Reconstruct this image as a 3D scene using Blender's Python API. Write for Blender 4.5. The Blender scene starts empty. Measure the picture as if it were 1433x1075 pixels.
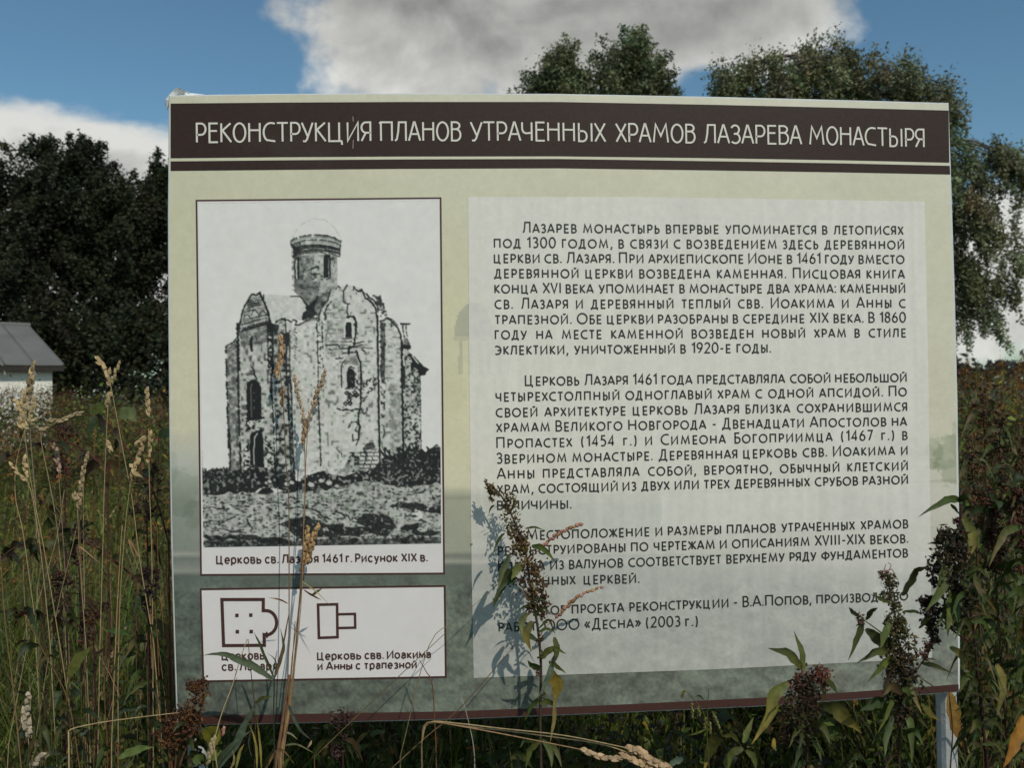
import bpy, bmesh, math, random
import numpy as np
from mathutils import Vector, Matrix
random.seed(11)
sc = bpy.context.scene
COL = sc.collection
# ---------------------------------------------------------------- camera
FW, FH = 1433.0, 1075.0
FPX = FW/2/math.tan(math.radians(30))
CAM = Vector((-0.242, -1.561, 1.500))
def _rot(yaw, pitch, roll):
    cy, sy, cp, sp, cr, sr = math.cos(yaw), math.sin(yaw), math.cos(pitch), math.sin(pitch), math.cos(roll), math.sin(roll)
    B = Matrix(((1, 0, 0), (0, 0, -1), (0, 1, 0)))
    Rz = Matrix(((cy, sy, 0), (-sy, cy, 0), (0, 0, 1)))
    Rp = Matrix(((1, 0, 0), (0, cp, -sp), (0, sp, cp)))
    Rr = Matrix(((cr, -sr, 0), (sr, cr, 0), (0, 0, 1)))
    return Rr @ Rp @ B @ Rz
RC = _rot(math.radians(-4.61), math.radians(-0.41), math.radians(-0.90))
cam_d = bpy.data.cameras.new('camera'); cam = bpy.data.objects.new('camera', cam_d); COL.objects.link(cam)
cam_d.sensor_fit = 'HORIZONTAL'; cam_d.angle = math.radians(60); cam_d.clip_start = .02; cam_d.clip_end = 3000
M = Matrix((RC[0], -RC[1], -RC[2])).transposed().to_4x4(); M.translation = CAM
cam.matrix_world = M
cam_d.dof.use_dof = True; cam_d.dof.focus_distance = 1.56; cam_d.dof.aperture_fstop = 9.0
sc.camera = cam
# ---------------------------------------------------------------- daylight
SUN_EL, SUN_AZ = math.radians(41), math.radians(180-22)      # azimuth clockwise from +Y
SDIR = Vector((math.sin(SUN_AZ)*math.cos(SUN_EL), math.cos(SUN_AZ)*math.cos(SUN_EL), math.sin(SUN_EL)))
sd = bpy.data.lights.new('sun', 'SUN'); sd.energy = 2.35; sd.angle = math.radians(.6); sd.color = (1, .94, .83)
so = bpy.data.objects.new('sun', sd); COL.objects.link(so)
so.rotation_euler = SDIR.to_track_quat('Z', 'Y').to_euler()
world = bpy.data.worlds.new('World'); sc.world = world; world.use_nodes = True
def build_world():
    nt = world.node_tree; N = nt.nodes; L = nt.links; N.clear()
    def val(x, sock):
        if isinstance(x, (int, float)): sock.default_value = x
        else: L.new(x, sock)
    def m(op, a, b=0.0, c=0.0, clamp=False):
        n = N.new('ShaderNodeMath'); n.operation = op; n.use_clamp = clamp
        val(a, n.inputs[0]); val(b, n.inputs[1]); val(c, n.inputs[2]); return n.outputs[0]
    out = N.new('ShaderNodeOutputWorld'); bg = N.new('ShaderNodeBackground'); bg.inputs[1].default_value = 0.115
    sky = N.new('ShaderNodeTexSky'); sky.sky_type = 'NISHITA'; sky.sun_disc = False
    sky.sun_elevation = SUN_EL; sky.sun_rotation = SUN_AZ; sky.air_density = 1.0; sky.dust_density = .6; sky.ozone_density = 2.2
    tc = N.new('ShaderNodeTexCoord'); sep = N.new('ShaderNodeSeparateXYZ'); L.new(tc.outputs['Generated'], sep.inputs[0])
    X, Y, Z = sep.outputs
    az = m('ARCTAN2', X, Y); el = m('ARCSINE', Z)
    # cloud banks: where they stand in the sky (azimuth, elevation, half widths, weight)
    def azel(px, py):
        d = (RC.transposed() @ Vector(((px-FW/2)/FPX, (py-FH/2)/FPX, 1))).normalized()
        return math.atan2(d.x, d.y), math.asin(d.z)
    banks = [(620, -30, 235, 150, .55), (860, 0, 230, 110, .46), (1040, -30, 130, 100, .34), (480, 30, 110, 70, .22), (0, 305, 140, 100, .46), (105, 232, 55, 62, .26), (185, 275, 60, 60, .36), (60, 340, 180, 90, .4),
             (1400, 300, 60, 50, .34), (1420, 440, 110, 60, .42), (1380, 370, 60, 30, .3), (1140, 20, 110, 45, .26), (980, 112, 40, 30, -.36), (700, 130, 110, 22, .12), (-350, 200, 300, 160, .35), (1900, 250, 300, 90, .35), (230, 60, 240, 120, -.40), (1370, 70, 210, 170, -.34), (-80, 20, 200, 120, -.2)]
    bias = None
    for px, py, rx, ry, w in banks:
        a0, e0 = azel(px, py)
        da = m('DIVIDE', m('SUBTRACT', az, a0), rx/FPX); de = m('DIVIDE', m('SUBTRACT', el, e0), ry/FPX)
        g = m('MULTIPLY', m('POWER', 2.718, m('MULTIPLY', m('ADD', m('MULTIPLY', da, da), m('MULTIPLY', de, de)), -.9)), w)
        bias = g if bias is None else m('ADD', bias, g)
    def dens(dz):
        mp = N.new('ShaderNodeMapping'); L.new(tc.outputs['Generated'], mp.inputs[0]); mp.inputs['Location'].default_value = (1.3, .7, dz); mp.inputs['Scale'].default_value = (1, 1, 1.35)
        n1 = N.new('ShaderNodeTexNoise'); n1.inputs['Scale'].default_value = 6.5; n1.inputs['Detail'].default_value = 9; n1.inputs['Roughness'].default_value = .54; n1.inputs['Distortion'].default_value = .25
        L.new(mp.outputs[0], n1.inputs['Vector'])
        return n1.outputs[0]
    n = dens(0); n2 = dens(.035)
    d = m('SUBTRACT', m('ADD', m('MULTIPLY', m('SUBTRACT', n, .5), 1.75), bias), .02)
    cov = N.new('ShaderNodeMapRange'); cov.interpolation_type = 'SMOOTHSTEP'
    L.new(d, cov.inputs[0]); cov.inputs[1].default_value = -.04; cov.inputs[2].default_value = .27
    # thick parts grey, tops and thin edges bright
    thick = m('MINIMUM', m('MULTIPLY', d, 1.6), 1.25)
    edge = m('MULTIPLY', m('SUBTRACT', n, n2), 1.15)
    lum = m('ADD', m('SUBTRACT', .95, m('MULTIPLY', thick, .15)), edge)
    # cumulus near the horizon stands in full sun, the overhead bank shows its base
    low = N.new('ShaderNodeMapRange'); L.new(el, low.inputs[0]); low.inputs[1].default_value = .37; low.inputs[2].default_value = .29; low.inputs[3].default_value = 0; low.inputs[4].default_value = .20
    lum = m('ADD', lum, low.outputs[0]); lum = m('MAXIMUM', m('MINIMUM', lum, 1.08), .5)
    comb = N.new('ShaderNodeCombineXYZ')
    for i, k in enumerate((5.4, 5.4, 5.1)): L.new(m('MULTIPLY', m('MULTIPLY', lum, lum), k), comb.inputs[i])
    tint = N.new('ShaderNodeMix'); tint.data_type = 'RGBA'; tint.blend_type = 'MULTIPLY'; tint.inputs['Factor'].default_value = 1
    L.new(sky.outputs[0], tint.inputs[6]); tint.inputs[7].default_value = (.60, .78, .76, 1)
    mix = N.new('ShaderNodeMix'); mix.data_type = 'RGBA'; L.new(m('MULTIPLY', cov.outputs[0], .97), mix.inputs['Factor'])
    L.new(tint.outputs[2], mix.inputs[6]); L.new(comb.outputs[0], mix.inputs[7])
    L.new(mix.outputs[2], bg.inputs[0]); L.new(bg.outputs[0], out.inputs[0])
build_world()
sc.view_settings.view_transform = 'Standard'; sc.view_settings.look = 'None'; sc.view_settings.gamma = 1
sc.view_settings.use_curve_mapping = False; sc.view_settings.exposure = 0.0
# ---------------------------------------------------------------- helpers
def P(px, py, Y):
    """the point of the upright plane y = Y that the picture shows at this place"""
    d = RC.transposed() @ Vector(((px-FW/2)/FPX, (py-FH/2)/FPX, 1))
    return CAM + d*((Y-CAM.y)/d.y)
def B(px, py):
    p = P(px, py, 0.0); return p.x, p.z
def lin(c):
    return tuple(((v/255)/12.92 if v/255 <= .04045 else ((v/255+.055)/1.055)**2.4) for v in c)
def props(o, label=None, cat=None, group=None, kind=None):
    if label: o['label'] = label
    if cat: o['category'] = cat
    if group: o['group'] = group
    if kind: o['kind'] = kind
    return o
def empty(name, loc, label=None, cat=None, group=None):
    o = bpy.data.objects.new(name, None); COL.objects.link(o); o.location = loc; o.empty_display_size = .05
    return props(o, label, cat, group)
class MB:
    def __init__(s): s.v = []; s.f = []; s.c = []
    def add(s, vs, fs, col=(.5, .5, .5)):
        k = len(s.v); s.v += [tuple(v) for v in vs]; s.f += [tuple(i+k for i in f) for f in fs]
        s.c += [col]*len(vs)
    def build(s, name, mat, parent=None, smooth=False, origin=None):
        me = bpy.data.meshes.new(name)
        off = Vector(parent.location) if parent is not None else Vector((0, 0, 0))
        if parent is not None and parent.parent is not None: off = off+Vector(parent.parent.location)
        org = Vector(origin) if origin is not None else off
        me.from_pydata([(v[0]-org[0], v[1]-org[1], v[2]-org[2]) for v in s.v], [], s.f)
        at = me.color_attributes.new('Col', 'FLOAT_COLOR', 'POINT')
        a = np.ones((len(s.v), 4), np.float32); a[:, :3] = np.array(s.c, np.float32).reshape(-1, 3); at.data.foreach_set('color', a.ravel())
        if smooth: me.polygons.foreach_set('use_smooth', [True]*len(me.polygons))
        me.materials.append(mat); me.update()
        o = bpy.data.objects.new(name, me); COL.objects.link(o)
        if parent is not None: o.parent = parent; o.location = org-off
        else: o.location = org
        return o
def np_mesh(name, V, F, C, mat, parent=None, smooth=False):
    """V (n,3), F (m,4) or (m,3), C (n,3)"""
    me = bpy.data.meshes.new(name); k = F.shape[1]
    me.vertices.add(len(V)); me.vertices.foreach_set('co', V.astype(np.float32).ravel())
    me.loops.add(F.size); me.loops.foreach_set('vertex_index', F.astype(np.int32).ravel())
    me.polygons.add(len(F)); me.polygons.foreach_set('loop_start', np.arange(0, F.size, k, dtype=np.int32))
    if smooth: me.polygons.foreach_set('use_smooth', np.ones(len(F), bool))
    at = me.color_attributes.new('Col', 'FLOAT_COLOR', 'POINT'); a = np.ones((len(V), 4), np.float32); a[:, :3] = C; at.data.foreach_set('color', a.ravel())
    me.materials.append(mat); me.update(calc_edges=True); me.validate()
    o = bpy.data.objects.new(name, me); COL.objects.link(o)
    if parent is not None: o.parent = parent
    return o
def mat(name, color=None, rough=.6, noise=.0, nscale=20, attr=False, bump=0.0, bscale=60, metal=0.0, spec=.5, trans=0.0, coat=0.0, stain=None):
    m = bpy.data.materials.new(name); m.use_nodes = True; nt = m.node_tree; N = nt.nodes; L = nt.links
    b = N['Principled BSDF']; b.inputs['Roughness'].default_value = rough; b.inputs['Metallic'].default_value = metal
    b.inputs['Specular IOR Level'].default_value = spec; b.inputs['Coat Weight'].default_value = coat; b.inputs['Coat Roughness'].default_value = .12
    tc = N.new('ShaderNodeTexCoord'); nz = N.new('ShaderNodeTexNoise'); nz.inputs['Scale'].default_value = nscale; nz.inputs['Detail'].default_value = 6
    L.new(tc.outputs['Object'], nz.inputs['Vector'])
    mr = N.new('ShaderNodeMapRange'); L.new(nz.outputs[0], mr.inputs[0]); mr.inputs[1].default_value = .3; mr.inputs[2].default_value = .7
    mr.inputs[3].default_value = 1-noise; mr.inputs[4].default_value = 1+noise
    src = N.new('ShaderNodeAttribute') if attr else N.new('ShaderNodeRGB')
    if attr: src.attribute_name = 'Col'
    else: src.outputs[0].default_value = (*color, 1)
    mul = N.new('ShaderNodeVectorMath'); mul.operation = 'SCALE'; L.new(src.outputs[0], mul.inputs[0]); L.new(mr.outputs[0], mul.inputs['Scale'])
    col = mul.outputs[0]
    if stain:
        n2 = N.new('ShaderNodeTexNoise'); n2.inputs['Scale'].default_value = stain[1]; n2.inputs['Detail'].default_value = 8; L.new(tc.outputs['Object'], n2.inputs['Vector'])
        r2 = N.new('ShaderNodeMapRange'); L.new(n2.outputs[0], r2.inputs[0]); r2.inputs[1].default_value = stain[2]; r2.inputs[2].default_value = stain[2]+.12; r2.inputs[4].default_value = stain[3]
        mx = N.new('ShaderNodeMix'); mx.data_type = 'RGBA'; L.new(r2.outputs[0], mx.inputs['Factor']); L.new(col, mx.inputs[6]); mx.inputs[7].default_value = (*stain[0], 1); col = mx.outputs[2]
    L.new(col, b.inputs['Base Color'])
    if bump:
        bz = N.new('ShaderNodeTexNoise'); bz.inputs['Scale'].default_value = bscale; bz.inputs['Detail'].default_value = 4; L.new(tc.outputs['Object'], bz.inputs['Vector'])
        bp = N.new('ShaderNodeBump'); bp.inputs['Strength'].default_value = bump; bp.inputs['Distance'].default_value = .01; L.new(bz.outputs[0], bp.inputs['Height']); L.new(bp.outputs[0], b.inputs['Normal'])
    if trans:
        t = N.new('ShaderNodeBsdfTranslucent'); L.new(col, t.inputs[0]); ms = N.new('ShaderNodeMixShader'); ms.inputs[0].default_value = trans
        L.new(b.outputs[0], ms.inputs[1]); L.new(t.outputs[0], ms.inputs[2]); L.new(ms.outputs[0], N['Material Output'].inputs[0])
    return m
MT = dict(
    leaf=mat('leaf', attr=True, rough=.55, noise=.3, nscale=90, trans=.25, spec=.3),
    crown=mat('crown_leaf', attr=True, rough=.6, noise=.25, nscale=1.5, trans=.2, spec=.25),
    straw=mat('straw', attr=True, rough=.7, noise=.25, nscale=120, trans=.12, spec=.2),
    bark=mat('bark', (.09, .075, .06), rough=.9, noise=.4, nscale=14, bump=.6, bscale=30),
    earth=mat('earth', (.045, .042, .022), rough=.95, noise=.5, nscale=3, bump=.6, bscale=12),
    metal=mat('galvanised_steel', (.50, .50, .49), rough=.5, noise=.18, nscale=18, metal=.15, bump=.15, bscale=120, stain=((.22, .17, .13), 9, .6, .35)),
    panel=mat('panel_edge', (.62, .64, .62), rough=.4, noise=.08, nscale=30),
    film=mat('torn_film', (.85, .86, .86), rough=.35, noise=.05, nscale=40, bump=.4, bscale=90),
    print=mat('print', attr=True, rough=.5, noise=.035, nscale=55, spec=.35, stain=((.3, .31, .27), 7, .66, .10)),
    white=mat('white_print', (.72, .68, .665), rough=.48, noise=.02, nscale=30, spec=.35, stain=((.5, .5, .45), 9, .64, .15)),
    brown=mat('brown_print', (.034, .018, .014), rough=.5, noise=.14, nscale=160, spec=.22, stain=((.12, .11, .10), 5, .6, .12)),
    red=mat('dark_red_print', (.060, .022, .017), rough=.5, noise=.1, nscale=200),
    ink=mat('black_print', (.022, .022, .02), rough=.5, noise=.1, nscale=300),
    cream=mat('cream_print', (.70, .67, .58), rough=.5, noise=.03, nscale=100),
    limewash=mat('limewash', (.80, .77, .68), rough=.9, noise=.06, nscale=3, bump=.2, bscale=8, stain=((.45, .42, .36), 2, .6, .3)),
    roof=mat('sheet_roof', (.165, .165, .155), rough=.7, noise=.12, nscale=1.2, metal=.1, stain=((.11, .11, .1), 1.5, .55, .35)),
    dark=mat('dark_wood', (.03, .025, .02), rough=.9, noise=.2),
)
# ---------------------------------------------------------------- ink drawing printed on the board (computed stroke by stroke)
class Ink:
    """A small rasteriser; coordinates run over the drawing, S samples to the unit."""
    def __init__(s, x0, y0, x1, y1, S=2, seed=3):
        s.x0, s.y0, s.S = x0, y0, S
        s.W, s.H = int((x1-x0)*S)+1, int((y1-y0)*S)+1
        s.rng = np.random.RandomState(seed)
        s.d = np.zeros((s.H, s.W))
        s.X, s.Y = np.meshgrid(np.arange(s.W)/S+x0, np.arange(s.H)/S+y0)
        s.n = {k: s.noise(k) for k in (1.1, 2.2, 4, 9, 25)}
    def noise(s, cell, ax=1.0, ay=1.0):
        gw, gh = int((s.W/s.S)/(cell*ax))+3, int((s.H/s.S)/(cell*ay))+3
        g = s.rng.rand(gh, gw)
        fx = (s.X-s.x0)/(cell*ax); fy = (s.Y-s.y0)/(cell*ay)
        ix = fx.astype(int); iy = fy.astype(int); fx = fx-ix; fy = fy-iy
        fx = fx*fx*(3-2*fx); fy = fy*fy*(3-2*fy)
        return (g[iy, ix]*(1-fx)+g[iy, ix+1]*fx)*(1-fy)+(g[iy+1, ix]*(1-fx)+g[iy+1, ix+1]*fx)*fy
    def box(s, xa, ya, xb, yb, m=4):
        a = max(0, int((xa-m-s.x0)*s.S)); b = min(s.W, int((xb+m-s.x0)*s.S)+1)
        c = max(0, int((ya-m-s.y0)*s.S)); d = min(s.H, int((yb+m-s.y0)*s.S)+1)
        return slice(c, max(c, d)), slice(a, max(a, b))
    def line(s, pts, w=1.0, dark=.95, rough=.35, gap=0.0, wob=.5):
        pts = [(x+s.rng.uniform(-wob, wob)*.3, y+s.rng.uniform(-wob, wob)*.3) for x, y in pts]
        xs = [p[0] for p in pts]; ys = [p[1] for p in pts]
        sl = s.box(min(xs), min(ys), max(xs), max(ys))
        X = s.X[sl]+(s.n[4][sl]-.5)*wob*2; Y = s.Y[sl]+(s.n[2.2][sl]-.5)*wob
        if X.size == 0: return
        best = np.full(X.shape, 99.0)
        for (xa, ya), (xb, yb) in zip(pts[:-1], pts[1:]):
            dx, dy = xb-xa, yb-ya; L = dx*dx+dy*dy+1e-9
            t = np.clip(((X-xa)*dx+(Y-ya)*dy)/L, 0, 1)
            best = np.minimum(best, np.hypot(X-xa-t*dx, Y-ya-t*dy))
        ww = w*.5*(1+(s.n[2.2][sl]-.5)*2*rough)
        c = np.clip((ww-best)/.7+.6, 0, 1)*dark
        if gap: c = c*(s.n[4][sl] > gap)
        s.d[sl] = np.maximum(s.d[sl], c)
    def mask(s, poly, soft=.0, wob=1.0):
        xs = [p[0] for p in poly]; ys = [p[1] for p in poly]
        sl = s.box(min(xs), min(ys), max(xs), max(ys))
        X = s.X[sl]+(s.n[4][sl]-.5)*wob*2; Y = s.Y[sl]+(s.n[9][sl]-.5)*wob*2
        ins = np.zeros(X.shape, bool)
        n = len(poly)
        for i in range(n):
            xa, ya = poly[i]; xb, yb = poly[(i+1) % n]
            if ya == yb: continue
            c = ((ya > Y) != (yb > Y)) & (X < (xb-xa)*(Y-ya)/(yb-ya)+xa)
            ins ^= c
        return sl, ins
    def wash(s, poly, tone, var=.5, cell=4, wob=1.0):
        sl, m = s.mask(poly, wob=wob)
        n = s.n[cell][sl]*.5+s.n[2.2][sl]*.3+s.n[9][sl]*.2
        c = np.clip(tone*(1+(n-.5)*2.6*var), 0, 1)
        s.d[sl] = np.where(m, np.maximum(s.d[sl], c), s.d[sl])
    def speck(s, poly, thr=.6, dark=.9, cell=2.2, wob=1.5, ax=1, ay=1):
        sl, m = s.mask(poly, wob=wob)
        n = (s.n[cell][sl]*.65+s.n[4][sl]*.35) if ax == ay else s.noise(cell, ax, ay)[sl]*.75+s.n[2.2][sl]*.25
        c = np.clip((n-thr)/.07, 0, 1)*dark
        s.d[sl] = np.where(m, np.maximum(s.d[sl], c), s.d[sl])
    def light(s, poly, tone=.1, wob=.5):
        sl, m = s.mask(poly, wob=wob)
        s.d[sl] = np.where(m, tone, s.d[sl])
    def lightline(s, pts, w, tone=.1):
        keep = s.d.copy(); s.d[:] = 0
        s.line(pts, w, 1, .2); k = s.d; s.d = keep*(1-k)+tone*k
    def glow(s, poly, thr, tone, cell=4, ax=1, ay=1):      # light flecks left in a dark mass
        sl, m = s.mask(poly)
        n = s.n[cell][sl]*.6+s.n[2.2][sl]*.4
        k = np.clip((n-thr)/.08, 0, 1)*m
        s.d[sl] = s.d[sl]*(1-k)+tone*k
    def result(s):
        S = s.S; h, w = (s.H//S)*S, (s.W//S)*S
        return s.d[:h, :w].reshape(h//S, S, w//S, S).mean((1, 3))

def R4(xa, ya, xb, yb): return [(xa, ya), (xb, ya), (xb, yb), (xa, yb)]

def church_ink(x0, y0, x1, y1):
    k = Ink(x0, y0, x1, y1)
    rr = k.rng
    # sky paper tone
    k.d[:] = .02+(k.n[25]-.5)*.02
    # ---- roof plane, drum
    k.wash([(367, 414), (424, 416), (431, 428), (426, 450), (382, 452), (374, 430)], .10, .9)
    k.wash([(413, 356), (474, 358), (473, 402), (468, 416), (447, 424), (434, 446), (428, 428), (420, 417), (413, 408)], .25, .7)
    k.wash([(413, 360), (437, 360), (440, 400), (430, 425), (414, 405)], .38, .6)
    k.wash([(414, 395), (450, 398), (446, 420), (434, 440), (426, 424), (415, 410)], .42, .5)
    k.speck([(415, 362), (470, 362), (460, 410), (434, 436), (416, 408)], .66, .7)
    k.line([(411, 340), (414, 330), (420, 321), (430, 313), (443, 308), (458, 310), (470, 320), (478, 334)], .7, .21, .4, .25)
    k.wash([(410, 338), (430, 332), (460, 332), (479, 339), (477, 359), (445, 354), (412, 363)], .2, .8)
    for yo, w, dk, g in ((0, 1.6, .9, .42), (2.6, .8, .55, .3), (6.5, 1.2, .85, .15), (9, .6, .5, .3)):
        k.line([(410+yo*.1, 339+yo), (416, 335+yo), (430, 331.8+yo), (446, 331.2+yo), (460, 332.4+yo), (471, 335.5+yo), (479, 340+yo)], w, dk, .8, g)
    k.wash([(412, 349), (430, 344), (450, 343.5), (477, 350), (477, 354), (450, 349), (430, 350), (412, 356)], .78, .35)
    for i in range(30):
        x = 414+i*2.15; y = 357.5-5.5*math.sin((i+1.5)/32*3.14)
        k.line([(x, y-1.3), (x+1.2, y+1.5)], 1.5, .95, .3)
    k.line([(412, 363), (418, 359), (430, 356.2), (450, 355.4), (466, 357.5), (477, 361.5)], 1.1, .85, .6, .2)
    k.wash([(411, 343), (424, 341), (424, 357), (412, 362)], .66, .6); k.speck([(411, 343), (424, 341), (425, 357), (412, 362)], .5)
    k.line([(409.6, 339), (411.5, 352), (411.5, 361)], 1.3, .85, .6, .15); k.line([(479.6, 339), (477.5, 346), (477.5, 361)], 1.2, .8, .6)
    k.line([(412, 362), (412, 408)], .8, .5, .6, .4); k.line([(473.5, 362), (472.5, 405)], .7, .35, .6, .45)
    k.line([(415.4, 392), (415.4, 367), (417.5, 362.5)], 1.5, .95); k.lightline([(417.2, 391), (417.2, 366)], 1.1, .05)
    k.light([(455, 359), (464, 359), (464.5, 391), (455, 391)], .95); k.line([(419.8, 363), (420, 392)], 2.6, .95)
    k.line([(455.6, 391), (455.6, 363), (458.5, 358.5), (462, 360), (464, 366), (463.6, 391)], 1.4, .95); k.lightline([(461.6, 364), (461.8, 390)], .9, .06)
    k.line([(469, 362), (470, 370), (468, 374), (471, 385)], 1.2, .7, .8, .3)
    k.line([(433, 380), (440, 377.5), (448, 375.5)], 2, .85, .7); k.line([(435, 384), (439, 386), (444, 385)], 2, .8, .7)
    for i in range(9): x, y = rr.uniform(424, 462), rr.uniform(385, 396); k.line([(x, y), (x+rr.uniform(2, 6), y+rr.uniform(-1, 1))], 1.1, .75, .8)
    k.line([(409, 416.5), (417, 416.5), (422, 417.5), (428, 424), (431, 430)], 1.4, .9)
    k.wash([(430, 427), (434, 431), (440, 424), (446, 416), (445, 424), (441, 434), (445, 441), (440, 446), (431, 448), (425, 451), (425, 440), (430, 436)], .86, .2)
    k.wash([(446, 418), (463, 410), (461, 424), (452, 434), (448, 446), (441, 443), (441, 432)], .5, .6)
    k.line([(446, 417), (440, 428), (434, 434)], 1.6, .95)
    # ---- left front with its stepped gable
    gab = [(337, 466), (339, 452), (341, 440), (346, 428), (352, 419), (354, 414), (358, 413), (361, 415), (366, 411), (370, 420), (375, 431), (379, 446), (380, 458)]
    k.wash(gab, .26, .9)
    k.line(gab[:9], 2.0, .92, .7); k.line(gab[8:], 2.6, .98, .4); k.line([(371, 414), (372, 424), (378, 438), (382, 456)], 1.2, .9, .6)
    for (xa, ya), (xb, yb) in (((352, 421), (366, 417)), ((349, 425), (366, 420.5)), ((347, 434), (368, 428)), ((346, 438), (358, 435)), ((350, 448), (376, 442)), ((340, 456), (377, 446))):
        k.line([(xa, ya), ((xa+xb)/2, (ya+yb)/2-.7), (xb, yb)], 1.2, .9, .7)
    for i in range(9): x = 349+i*1.9; y = 429-i*.55; k.line([(x, y-1.6), (x+1.2, y+1.6)], 1.3, .9)
    for i in range(12): x = 341+i*3.05; y = 463-i*.85; k.line([(x+2.2, y-3.2), (x, y+2), (x+2.6, y+.6)], 1.7, .97)
    for xa, ya, r in ((348, 446, 5), (359, 440, 5), (370, 442, 6)):
        k.line([(xa-r, ya+2), (xa-r*.5, ya-r*.7), (xa+r*.2, ya-r), (xa+r, ya+1)], 1.1, .85)
    front = [(318, 486), (326, 481), (337, 474), (337, 464), (378, 456), (383, 470), (383, 676), (320, 676)]
    k.wash(front, .22, .8)
    k.wash([(337, 466), (376, 457), (378, 480), (340, 486)], .42, .6)
    k.wash([(319, 484), (335, 480), (336, 670), (320, 670)], .36, .7); k.speck([(319, 484), (384, 470), (384, 670), (320, 670)], .70, .55, 4)
    k.line([(318, 487), (322, 483.5), (329, 480), (334, 474), (336.5, 462), (337.5, 452)], 1.6, .9, .7, .1)
    k.line([(318.5, 487), (319, 520), (320, 590), (321, 664)], 2.2, .9, .9, .25); k.line([(321.8, 486), (322.3, 600)], .8, .6, .8, .35)
    k.line([(322, 600), (322.6, 668)], 2, .9, .7, .1)
    k.line([(323, 489), (327, 484), (332, 482.5)], 1, .8)
    k.line([(335.5, 455), (335, 470), (335.6, 520)], 3.6, .95, .6, .05); k.line([(334.6, 500), (335, 590), (337.4, 672)], 2.6, .9, .8, .14)
    k.line([(332.5, 590), (333, 668)], 1.4, .7, .8, .35)
    k.line([(354.5, 473), (353.3, 480), (354, 492)], 3.2, .96, .4); k.line([(355, 472), (359, 471), (361, 477)], 1.4, .85, .6)
    k.line([(354, 492), (353.4, 504), (352.6, 512)], .8, .7, .6, .3); k.line([(353.5, 514), (358, 521), (357, 526), (361, 532)], 1.8, .9)
    k.speck(R4(376, 458, 384, 520), .42, .95); k.line([(376.5, 457), (377, 515)], 1.8, .93, .8, .1); k.line([(383, 458), (383.5, 490), (382, 520)], 2.6, .95, .5)
    k.wash([(376, 453), (392, 456), (390, 466), (377, 468)], .85, .3)
    k.line([(383, 515), (380.6, 530), (380, 556)], 3.2, .93, .7, .08); k.line([(382, 556), (383, 600), (384.5, 676)], 1.9, .85, .8, .16)
    k.line([(384, 640), (386, 678)], 3.2, .93, .6)
    k.wash([(384, 458), (400, 448), (407, 490), (409, 676), (386, 676)], .34, .8); k.speck([(386, 458), (408, 458), (409, 680), (386, 680)], .62, .8, 4)
    k.line([(388, 453), (393, 449), (398, 448), (402, 450)], 2.0, .95, .6); k.line([(401, 447), (401.5, 470), (401.8, 542)], 1.6, .92, .6, .08)
    k.wash(R4(397, 468, 403, 478), .88, .3); k.line([(403, 486), (402, 500)], 1, .8); k.line([(407, 484), (406.5, 510), (407.6, 548)], 1.4, .85, .8, .18)
    k.line([(403, 540), (404.6, 600), (407, 678)], 1.8, .92, .6, .06); k.line([(408, 534), (409, 600), (411.5, 676)], 1.7, .92, .6, .05)
    k.line([(406.5, 600), (409.5, 672)], 2.6, .8, .9, .1); k.line([(395, 510), (397, 600)], .8, .5, .8, .4)
    k.line([(396, 600), (392, 606), (391, 612), (394, 618), (391, 622)], 1.8, .85, .6)
    k.wash([(346.4, 590), (346.2, 545), (348, 537), (353, 533.5), (359, 533), (364, 537), (366.4, 545), (366.4, 588)], .93, .1)
    k.lightline([(352.6, 586), (352.4, 545), (354, 539)], 1.0, .3); k.glow(R4(356, 548, 365, 584), .68, .45)
    k.line([(345, 587), (369, 586.5)], 2.4, .93, .6); k.speck(R4(345, 589, 370, 606), .5, .9); k.glow(R4(358, 592, 370, 600), .5, .15)
    k.wash([(350, 676), (350, 612), (353, 607), (360, 604), (366, 606), (368.4, 614), (369.5, 676)], .96, .06)
    k.lightline([(360.5, 608), (356.8, 613), (355.4, 630), (355.6, 662)], 1.6, .12)
    k.speck(R4(341, 620, 349, 668), .45, .93); k.speck(R4(369, 612, 384, 664), .58, .9)
    # ---- left bay
    bay = [(401, 452), (418, 457), (430, 451), (446, 446), (447, 660), (411, 672)]
    k.wash(bay, .13, 1.0); k.speck(bay, .77, .4, 4)
    k.line([(400, 451), (404, 449), (409, 453), (412, 449), (417, 452), (415, 457), (421, 457)], 1.5, .85, .8, .1)
    k.line([(418, 457), (425, 454), (431, 450), (438, 447.6), (446, 447)], 1.5, .95); k.line([(430, 452.5), (438, 449.8), (446, 449.2)], .8, .8)
    for y in range(462, 505, 4): k.line([(414+rr.uniform(-1.5, 2), y), (414.5+rr.uniform(-1, 2), y+2)], 1.1, .75, .8)
    k.line([(444.5, 449), (445.5, 500), (446, 560), (447, 610), (448, 656)], 1.6, .86, .9, .2); k.line([(451.5, 452), (452, 480)], 2.0, .85, .9, .2); k.line([(452, 480), (452.6, 560)], 1, .5, .8, .45)
    k.line([(458, 592), (458.6, 655)], .9, .75, .5, .42); k.speck(R4(446, 450, 454, 520), .6, .7)
    # ---- middle bay
    mid = [(447, 452), (449, 440), (455, 428), (463, 420), (466, 408), (474, 404), (486, 402), (505, 406), (513, 414), (524, 426), (529, 440), (530, 676), (448, 676)]
    k.wash(mid, .12, .8); k.wash([(455, 430), (484, 412), (486, 470), (480, 500), (456, 505)], .2, .9); k.speck(mid, .78, .4, 4)
    k.line([(447, 452), (448.5, 441), (452, 432), (458, 425), (461, 419), (464, 408)], 1.5, .92, .6); k.line([(456, 450), (455.5, 440), (459, 431), (465, 424)], 2.0, .9, .8, .1)
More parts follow.
